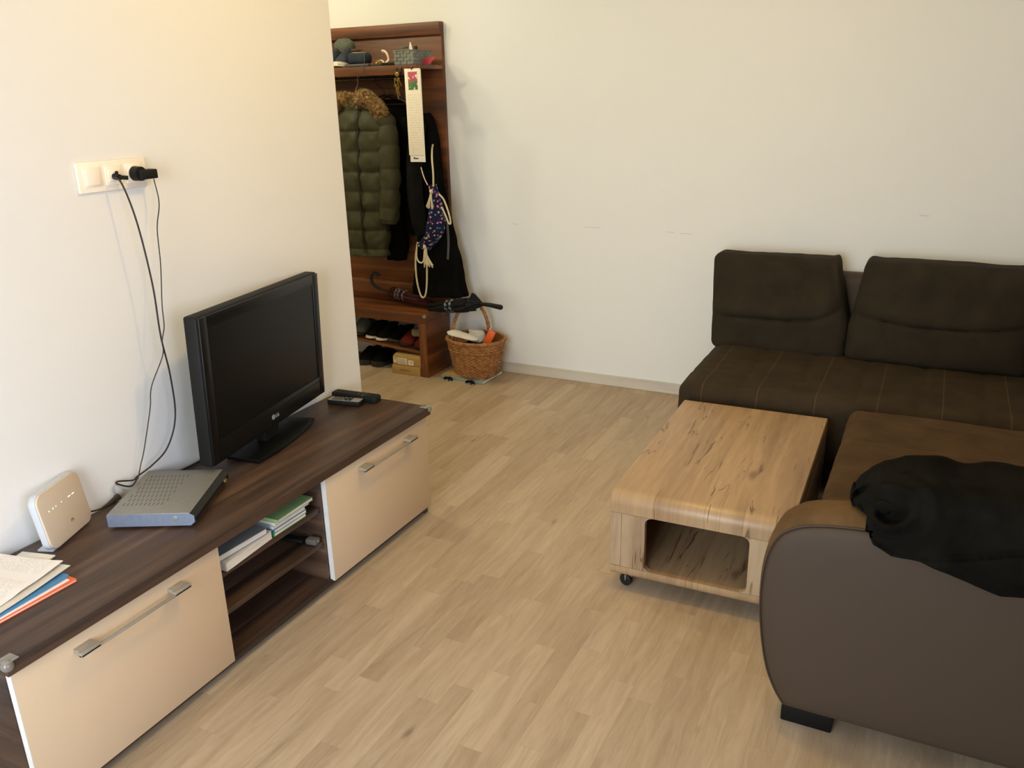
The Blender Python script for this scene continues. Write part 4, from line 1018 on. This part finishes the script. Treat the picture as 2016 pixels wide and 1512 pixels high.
# ------------------------------------------------------------------ hangers and garments
def garment(keys, n=72, rows=110, fn=None, expo=2.4):
    """keys: (z, xc, yc, half width, half depth)"""
    bm = B(); keys = sorted(keys, key=lambda k: -k[0]); rings = []
    C4 = catmull([(k[0], k[1], k[2]) for k in keys], 12); C5 = catmull([(k[3], k[4], 0) for k in keys], 12)
    m = len(C4)
    for i in range(rows+1):
        f = i/rows*(m-1); a = min(int(f), m-2); t = f-a
        z, xc, yc = (C4[a]*(1-t)+C4[a+1]*t); hw, hd_, _ = (C5[a]*(1-t)+C5[a+1]*t)
        ring = []
        for k in range(n):
            th = 2*PI*k/n; c, s = math.cos(th), math.sin(th)
            d = (abs(c)**expo+abs(s)**expo)**(-1/expo)
            p = Vector((xc+hw*d*c, yc+hd_*d*s, z)); nr = Vector((c*hd_, s*hw, 0)).normalized()
            if fn: p = fn(p, nr, th, i/rows)
            ring.append(p)
        rings.append(ring)
    loft(bm, rings); return bm
def hanger(label, x, white=False, y=4.06, yb=4.06):
    t = thing('coat_hanger', label, 'hanger', (x, y, 1.55), group='hangers on the rail of the coat rack')
    bm = B(); tube(bm, [(x, yb, 1.568), (x, yb, 1.595), (x, y-.012, 1.635), (x, y-.015, 1.655), (x, y-.008, 1.669), (x, y+.006, 1.670), (x, y+.014, 1.660), (x, y+.013, 1.648)], .0018, 8, 5); obj('hook', bm, M['hanger_white' if white else 'hanger'], t)
    bm = B(); tube(bm, [(x, yb, 1.568), (x+.03, yb, 1.560), (x+.12, yb, 1.520)], .005, 8, 4); tube(bm, [(x, yb, 1.568), (x-.03, yb, 1.560), (x-.12, yb, 1.520)], .005, 8, 4); tube(bm, [(x-.12, yb, 1.520), (x+.12, yb, 1.520)], .003, 8, 1); obj('bar', bm, M['hanger'], t)
    return t
hanger('pale wire hanger hook above the olive parka', -2.985, True, yb=4.02)
hanger('dark wire hanger hook above the black coat behind the parka', -2.87, yb=4.125)
hanger('dark wire hanger hook right of the fur collar', -2.79, yb=4.072)

def wrk(p, s=1.0): return .004*s*noise.noise(p*14)+.0025*s*noise.noise(Vector((p.x*40, p.y*40, p.z*22)))
def puff(pitch, off, amp):
    def fn(p, nr, th, v):
        z = p.z+.012*noise.noise(Vector((p.x*6, p.y*6, 2)))+off
        q = abs(math.sin(PI*z/pitch))
        a = amp*(q**.5-.75)
        # placket line
        dx = p.x-(-2.905-.0*(1.5-p.z)); fr = nr.y < -.2
        if fr: a -= .020*math.exp(-((dx+.05*(1.5-p.z)*.25)/.008)**2)
        # wrinkles radiating across the quilting
        a += wrk(p, 2.6)+.006*noise.noise(Vector((p.x*9+p.z*14, p.y*5, 4)))
        return p+nr*a
    return fn
pk = thing('parka', 'long olive green quilted parka with fur collar hanging on the rack', 'coat', (-2.93, 4.0, .68), group=None)
body = garment([(1.560, -2.93, 4.00, .060, .035), (1.525, -2.93, 3.99, .115, .055), (1.46, -2.93, 3.98, .165, .070), (1.36, -2.93, 3.97, .172, .078), (1.15, -2.935, 3.965, .170, .080), (.95, -2.945, 3.965, .165, .078), (.80, -2.955, 3.965, .160, .070), (.705, -2.96, 3.965, .155, .065), (.69, -2.96, 3.965, .140, .050)], 96, 190, puff(.108, .02, .016))
obj('body', body, M['parka'], pk, angle=80)
bm = B(); tube(bm, [(-2.905, 3.925, 1.52), (-2.902, 3.902, 1.40), (-2.905, 3.888, 1.2), (-2.912, 3.886, 1.0), (-2.920, 3.892, .82), (-2.925, 3.90, .73)], .004, 8, 8); obj('zip', bm, M['zip'], pk)
bm = B()
for z in (1.38, 1.26, 1.14, 1.02, .90, .79): ball(bm, (-2.889, 3.884, z), .005, (1, .5, 1), 8)
obj('snap_buttons', bm, M['hook'], pk)
for s, nm in ((1, 'right'), (-1, 'left')):
    pts = [(-2.93+s*.140, 3.985, 1.475), (-2.93+s*.166, 3.975, 1.36), (-2.93+s*.182, 3.960, 1.18), (-2.93+s*.178, 3.945, 1.02), (-2.93+s*.166, 3.935, .885)]
    bm = B(); tube(bm, pts, .05, 28, 26, rf=lambda q: (.062-.010*q+.008*(abs(math.sin(PI*q*6.0))**.5-.6))*(min(1, .5+q*6) if q < .1 else 1)*(1 if q < .97 else .92), squash=.95)
    for v in bm.verts: v.co += Vector((1, 1, 0))*wrk(v.co, 1.8)*.8
    obj('sleeve', bm, M['parka'], pk, angle=80)
# hood lying back, with fur trim
bm = B(); soft(bm, -3.02, -2.84, 3.985, 4.05, 1.40, 1.575, .06, .02, lambda p, n: p+n*.01*noise.noise(p*12)); obj('hood', bm, M['parka'], pk)
def fur(path, r, count, ln=.022):
    pts = catmull(path, 10); bm = B()
    tube(bm, path, r, 14, 8)
    rnd = random.Random(3)
    for _ in range(count):
        i = rnd.random()*(len(pts)-2); a = int(i); p = pts[a].lerp(pts[a+1], i-a); d = (pts[a+1]-pts[a]).normalized()
        o = Vector((rnd.gauss(0, 1), rnd.gauss(0, 1), rnd.gauss(0, 1))); o -= d*o.dot(d)
        if o.length < .1: continue
        o.normalize(); rr = r*(.85+.2*rnd.random()); base = p+o*rr
        tip = base+(o+Vector((rnd.gauss(0, .4), rnd.gauss(0, .4), rnd.gauss(-.25, .4)))).normalized()*ln*rnd.uniform(.6, 1.3)
        sd = o.cross(d).normalized()*.0014; s2 = d*.0014
        v = [bm.verts.new(base+sd), bm.verts.new(base-sd*.5+s2), bm.verts.new(base-sd*.5-s2), bm.verts.new(tip)]
        for f in ((0, 1, 3), (1, 2, 3), (2, 0, 3)): bm.faces.new([v[q] for q in f])
    return bm
obj('fur_trim', fur([(-3.09, 3.94, 1.50), (-3.05, 3.935, 1.545), (-3.00, 3.955, 1.552), (-2.965, 3.965, 1.535)], .026, 2600), M['fur'], pk)['label'] = 'fluffy golden-brown fur'
obj('fur_trim', fur([(-2.915, 3.955, 1.535), (-2.885, 3.935, 1.560), (-2.840, 3.935, 1.548), (-2.795, 3.945, 1.505), (-2.772, 3.96, 1.455)], .030, 3600), M['fur'], pk)['label'] = 'fluffy golden-brown fur'
# left half pocket flaps
for (x, z) in ((-2.845, 1.04), (-3.02, 1.04)):
    pass

def drape(amp=.010, f1=5, seed=0.0):
    def fn(p, nr, th, v):
        a = amp*(.3+.7*v)*math.sin(f1*th+2.5*noise.noise(Vector((p.z*2, th, seed))))+wrk(p, 1.2)
        return p+nr*a
    return fn
g = thing('coat', 'black coat hanging directly right of and behind the parka', 'coat', (-2.76, 4.03, .66))
obj('body', garment([(1.545, -2.83, 4.125, .05, .025), (1.50, -2.80, 4.12, .09, .035), (1.40, -2.79, 4.12, .095, .038), (1.1, -2.80, 4.12, .085, .042), (.85, -2.83, 4.12, .070, .042), (.66, -2.85, 4.12, .060, .040), (.65, -2.85, 4.12, .05, .03)], 80, 110, drape(.006, 5, 1)), M['black_coat'], g, angle=80)
bm = B(); tube(bm, [(-2.725, 4.125, 1.45), (-2.715, 4.115, 1.25), (-2.715, 4.11, 1.02), (-2.722, 4.11, .80)], .05, 20, 12, rf=lambda q: .040-.003*q); obj('sleeve', bm, M['black_coat2'], g, angle=80)
g = thing('coat', 'wide black coat hanging at the right edge of the rack behind the floral bag', 'coat', (-2.48, 4.05, .49))
obj('body', garment([(1.47, -2.60, 4.12, .03, .025), (1.42, -2.60, 4.11, .065, .04), (1.28, -2.59, 4.10, .080, .055), (1.06, -2.575, 4.085, .090, .065), (.88, -2.545, 4.075, .105, .075), (.68, -2.525, 4.065, .135, .080), (.53, -2.530, 4.06, .160, .080), (.475, -2.525, 4.06, .168, .078), (.470, -2.525, 4.06, .15, .06)], 96, 130, drape(.010, 7, 4)), M['black_coat'], g, angle=80)
bm = B(); tube(bm, [(-2.605, 4.055, 1.42), (-2.600, 3.99, 1.25), (-2.590, 3.955, 1.05), (-2.560, 3.937, .90), (-2.545, 3.94, .84)], .05, 20, 12, rf=lambda q: .044-.002*q); obj('sleeve', bm, M['black_coat2'], g, angle=80)
bm = B(); tube(bm, [(-2.405, 3.975, .90), (-2.400, 3.970, .80), (-2.408, 3.968, .70)], .006, 8, 6, squash=2); obj('belt_end', bm, M['sole_grey'], g)
# floral drawstring bag
fb = thing('drawstring_bag', 'navy floral drawstring bag with cream ropes hanging over the black coat', 'bag', (-2.43, 3.90, .85))
def squ(pts, rf, mat, nm, par, n=28, amp=.006):
    bm = B(); tube(bm, pts, .03, n, 14, rf=rf, squash=.45)
    for v in bm.verts: v.co += Vector((1, -.6, .2))*amp*noise.noise(v.co*30)
    return obj(nm, bm, mat, par, angle=80)
squ([(-2.430, 3.885, 1.112), (-2.418, 3.880, 1.060), (-2.408, 3.878, .990), (-2.412, 3.878, .930), (-2.428, 3.880, .870), (-2.455, 3.884, .825), (-2.500, 3.888, .785), (-2.515, 3.89, .768)], lambda q: (.022+.024*math.sin(min(1, q*2.2)*PI*.55)-.006*math.sin(q*PI*3))*(1 if q < .93 else .7), M['floral'], 'pouch', fb)
bm = B(); rp = .0048
hy_ = 3.868
tube(bm, [(-2.478, 3.985, 1.31), (-2.450, 3.93, 1.29), (-2.425, 3.885, 1.24), (-2.412, 3.868, 1.17), (-2.415, 3.868, 1.105)], rp, 8, 8)
tube(bm, [(-2.500, 3.89, 1.20), (-2.475, 3.875, 1.15), (-2.45, 3.868, 1.11)], .003, 8, 6)
tube(bm, [(-2.385, 3.872, 1.065), (-2.355, 3.870, 1.035), (-2.328, 3.872, .960), (-2.325, 3.878, .915), (-2.338, 3.878, .915), (-2.352, 3.874, .955), (-2.372, 3.870, 1.0)], rp, 8, 8)
tube(bm, [(-2.545, 3.885, .800), (-2.560, 3.878, .72), (-2.562, 3.875, .62), (-2.552, 3.876, .54), (-2.535, 3.877, .495), (-2.515, 3.877, .500), (-2.500, 3.876, .545), (-2.490, 3.874, .63), (-2.486, 3.874, .74), (-2.488, 3.876, .775)], rp, 8, 8)
tube(bm, [(-2.545, 3.874, .79), (-2.548, 3.870, .72), (-2.530, 3.868, .692), (-2.505, 3.868, .700), (-2.494, 3.869, .76)], rp*.9, 8, 8)
obj('rope', bm, M['rope'], fb)['label'] = 'thick cream cotton cord'
rnd = random.Random(5)
for (c, n_, ln, sp) in (((-2.488, 3.862, .780), 16, .105, .028), ((-2.418, 3.848, 1.080), 14, .085, .020)):
    bm = B()
    for k in range(n_):
        dx = rnd.uniform(-1, 1)*sp+(.018 if sp > .025 else -.012); 
        tube(bm, [c, (c[0]+dx*.4, c[1]-.004, c[2]-ln*.45), (c[0]+dx, c[1]+rnd.uniform(-.006, .006), c[2]-ln*rnd.uniform(.9, 1.08))], .0030, 6, 4)
    ball(bm, (c[0], c[1], c[2]), .010, (1, .9, 1.2), 10)
    obj('tassel', bm, M['rope'], fb)

# ------------------------------------------------------------------ umbrellas
u = thing('umbrella', 'folded burgundy umbrella with curved handle lying on the bench', 'umbrella', (-2.8, 4.1, .376))
A = Vector((-2.600, 4.045, .418)); Bv = Vector((-2.90, 4.112, .444))
pts = [A+(Bv-A)*k/5 for k in range(6)]
bm = B()
def ridged(bm, p0, p1, r0, r1, n=40, ridges=8, amp=.004, rows=14, bulge=.0):
    d = (p1-p0); dn = d.normalized(); a = dn.orthogonal().normalized(); b = dn.cross(a); rings = []
    for i in range(rows+1):
        t_ = i/rows; c = p0+d*t_; r = r0+(r1-r0)*t_+bulge*math.sin(PI*t_)
        rings.append([c+(a*math.cos(2*PI*k/n)+b*math.sin(2*PI*k/n))*(r+amp*math.sin(ridges*2*PI*k/n+t_*5)) for k in range(n)])
    return loft(bm, rings)
ridged(bm, A, Bv, .014, .030, bulge=.006); obj('canopy', bm, M['burgundy'], u)
bm = B()
for t_ in (.60, .72, .80): ridged(bm, A+(Bv-A)*t_, A+(Bv-A)*(t_+.035), .030, .033, rows=3)
obj('pattern_band', bm, M['greycover'], u)['label'] = 'grey patterned stripe'
bm = B(); tube(bm, [Bv, (-2.95, 4.112, .448), (-2.995, 4.115, .458), (-3.035, 4.12, .475), (-3.052, 4.12, .505), (-3.045, 4.12, .540), (-3.018, 4.125, .548), (-3.000, 4.13, .532)], .0085, 12, 6, rf=lambda q: .006 if q < .25 else .0095); obj('handle', bm, M['sole_dark'], u)
bm = B(); cyl(bm, A, A+(A-Bv).normalized()*.04, .004, 10); obj('tip', bm, M['hook'], u)
u = thing('umbrella', 'folded black umbrella whose straight handle sticks out past the bench over the basket', 'umbrella', (-2.45, 3.95, .376))
A = Vector((-2.555, 3.975, .408)); Bv = Vector((-2.26, 3.925, .462)); Cv = Vector((-2.175, 3.908, .478))
bm = B(); ridged(bm, A, Bv, .016, .036, bulge=.004, amp=.006); ridged(bm, Bv, Cv, .034, .012, amp=.004, rows=6)
t_ = B(); prism(t_, [(-2.275, .455), (-2.235, .535), (-2.215, .528), (-2.165, .478), (-2.20, .465)], 3.915, 3.923, 1, .002); merge(bm, t_)
t_ = B(); prism(t_, [(-2.285, .46), (-2.215, .462), (-2.205, .437), (-2.235, .432)], 3.905, 3.913, 1, .002); merge(bm, t_)
obj('canopy', bm, M['black_nylon'], u)
bm = B(); ridged(bm, A+(Bv-A)*.48, A+(Bv-A)*.53, .030, .031, rows=3, amp=.006); ridged(bm, A+(Bv-A)*.60, A+(Bv-A)*.64, .033, .034, rows=3, amp=.006); obj('pattern_band', bm, M['greycover'], u)['label'] = 'grey patterned stripe'
bm = B(); tube(bm, [Cv-Vector((.02, -.004, .002)), (-2.13, 3.902, .480), (-2.08, 3.895, .478), (-2.045, 3.890, .476)], .012, 14, 5, rf=lambda q: .010+.004*q); ball(bm, (-2.045, 3.890, .476), .0138, n=14); obj('handle', bm, M['black_plastic'], u)

# ------------------------------------------------------------------ wicker basket on albums
ab = thing('photo_album', 'grey-blue album with black ribbon ties lying on the floor under the basket', 'album', (-2.335, 4.05, 0), math.radians(-3))
obj('cover', box(B(), -.142, .142, -.108, .118, 0, .018, .002), M['album'], ab, world=False)
obj('pages', box(B(), -.138, .1425, -.104, .114, .004, .014), M['paper'], ab, world=False)
bm = B()
for x in (-.080, .070):
    box(bm, x-.004, x+.004, -.1095, -.1080, .001, .019); tube(bm, [(x, -.110, .012), (x-.022, -.118, .014), (x-.030, -.122, .004), (x-.012, -.114, .008), (x, -.110, .012)], .0028, 6, 5, squash=1.8); tube(bm, [(x, -.110, .012), (x+.022, -.120, .016), (x+.028, -.126, .004), (x+.010, -.116, .006), (x, -.110, .012)], .0028, 6, 5, squash=1.8)
    tube(bm, [(x, -.110, .012), (x+.004, -.125, .005), (x+.014, -.140, .002)], .0022, 6, 4, squash=1.8)
obj('ribbon', bm, M['ribbon'], ab, world=False)
ab = single('clipboard', 'thin tan board between the basket and the grey-blue album', 'board', box(B(), -2.470, -2.205, 3.955, 4.16, .0185, .028, .001), M['tan'], origin=(-2.33, 4.06, .0185))
bk = thing('wicker_basket', 'oval brown wicker basket with arched handle on the floor by the rack', 'basket', (-2.290, 4.040, .0285))
def weave(a, z):
    row = int(z/.0088); N = 56
    return .0040*math.cos(N*a/2)*(1 if row % 2 else -.4)*abs(math.sin(PI*(z/.0088)))**.5+.0020*abs(math.sin(PI*z/.0088))+.0040*max(0, math.cos(N*a/2))
prof = []
Hb = .205
for i in range(121):
    z = Hb*i/120; v = z/Hb; r = .128+.048*v**.9; prof.append((r, z))
bm = B(); lathe(bm, prof, (0, 0, 0), 276, 0.97, .80, weave)
# open the top: inner wall
inn = []
for i in range(40):
    z = Hb-(Hb-.01)*i/39; v = z/Hb; inn.append((.118+.048*v**.9, z))
bm.faces.ensure_lookup_table()
top_face = max(bm.faces, key=lambda f: len(f.verts)*1000+f.calc_center_median().z); bmesh.ops.delete(bm, geom=[top_face], context='FACES_ONLY')
i2 = B(); lathe(i2, inn, (0, 0, 0), 96, 0.97, .80); i2.faces.ensure_lookup_table()
tf = [f for f in i2.faces if len(f.verts) > 8]; tf = max(tf, key=lambda f: f.calc_center_median().z); bmesh.ops.delete(i2, geom=[tf], context='FACES_ONLY')
merge(bm, i2)
obj('woven_body', bm, M['wicker'], bk, world=False, angle=180)
bm = B()
for k in range(4):
    ph = k*PI/2
    tube(bm, [(0.97*(.178+.006*math.cos(22*a+ph))*math.cos(a), .80*(.178+.006*math.cos(22*a+ph))*math.sin(a), Hb+.004+.006*math.sin(22*a+ph)) for a in [2*PI*i/220 for i in range(221)]], .0055, 6, 1)
obj('braided_rim', bm, M['wicker'], bk, world=False)
bm = B()
for k in range(3):
    ph = k*2*PI/3; zc = .150; rr = .128+.048*(zc/Hb)**.9+.004
    tube(bm, [(0.97*(rr+.003*math.cos(30*a+ph))*math.cos(a), .80*(rr+.003*math.cos(30*a+ph))*math.sin(a), zc+.004*math.sin(30*a+ph)) for a in [2*PI*i/220 for i in range(221)]], .0035, 6, 1)
obj('waist_braid', bm, M['wicker'], bk, world=False)
bm = B()
hp = [(-.100, -.092, .15), (-.100, -.090, .23), (-.092, -.072, .320), (-.062, -.042, .392), (-.022, -.006, .418), (.016, .026, .398), (.042, .052, .330), (.052, .068, .24), (.052, .072, .15)]
hp = [(a, b, c) for a, b, c in hp]
tube(bm, hp, .0095, 12, 10); 
cc = catmull(hp, 16)
for k in range(2):
    sp = []
    for i, p in enumerate(cc):
        a = i*.55+k*PI; d = (cc[min(i+1, len(cc)-1)]-cc[max(0, i-1)]).normalized(); n1 = d.orthogonal().normalized(); n2 = d.cross(n1); sp.append(p+(n1*math.cos(a)+n2*math.sin(a))*.008)
    tube(bm, sp, .0035, 6, 1)
obj('handle', bm, M['wicker'], bk, world=False)
# slippers and things in the basket
def slip(label, pts, wv, mat, th=.010):
    bm = B(); P = catmull(pts, 6); N = len(P); rings = []
    for i, p in enumerate(P):
        t_ = i/(N-1); q = wv*math.sqrt(max(.03, 1-abs(2*t_-1)**2.6))*(1 if t_ < .5 else .9)
        d = (P[min(i+1, N-1)]-P[max(0, i-1)]).normalized(); s = d.cross(Vector((0, -.5, 1))).normalized(); u_ = s.cross(d).normalized()
        rings.append([p+s*q*math.cos(a)+u_*th*math.sin(a) for a in [2*PI*k/16 for k in range(16)]])
    loft(bm, rings)
    return bm
bm = slip('', [(-2.405, 3.918, .292), (-2.36, 3.932, .288), (-2.30, 3.955, .270), (-2.235, 3.97, .252)], .028, None, .007)
bx = thing('slipper', 'pale grey felt slipper sticking out to the left of the wicker basket', 'slipper', (-2.32, 3.975, .25)); obj('sole', bm, M['sole_white'] if 0 else plain('pale_felt', '#cfc8bb', .9), bx)
bm = B(); soft(bm, -2.315, -2.215, 3.975, 4.045, .225, .300, .032, .012, lambda p, n: p+n*.004*noise.noise(p*30)); 
bx = thing('slipper', 'light grey closed slipper in the middle of the wicker basket', 'slipper', (-2.265, 4.01, .225)); obj('upper', bm, plain('grey_felt_upper', '#c3bfb6', .9), bx)
bm = B(); lathe(bm, [(.001, 0), (.030, .001), (.036, .005), (.037, 0)], (-2.275, 4.0, .292), 20, 1, .6); obj('collar', bm, M['sole_white'], bx)
bm = B(); box(bm, -.022, .022, -.008, .008, -.06, .045, .005, mat=Tm((-2.180, 4.0, .262), (0, .45, .2))); single('hand_brush', 'bright orange plastic item at the right side of the wicker basket', 'brush', bm, M['orange2'], origin=(-2.18, 4.0, .24))
bm = B(); box(bm, -.002, .002, -.03, .03, -.06, .055, .001, mat=Tm((-2.205, 4.03, .262), (0, .35, .3))); single('booklet', 'thin pale booklet standing between the slipper and the orange item', 'booklet', bm, M['coral'], origin=(-2.205, 4.03, .24))
bm = B(); soft(bm, -2.375, -2.205, 3.985, 4.095, .065, .215, .04, .03, lambda p, n: p+n*.012*noise.noise(p*14)); single('cloth_bundle', 'dark cloth filling the bottom of the wicker basket', 'cloth', bm, M['black_coat2'], origin=(-2.29, 4.04, .06))
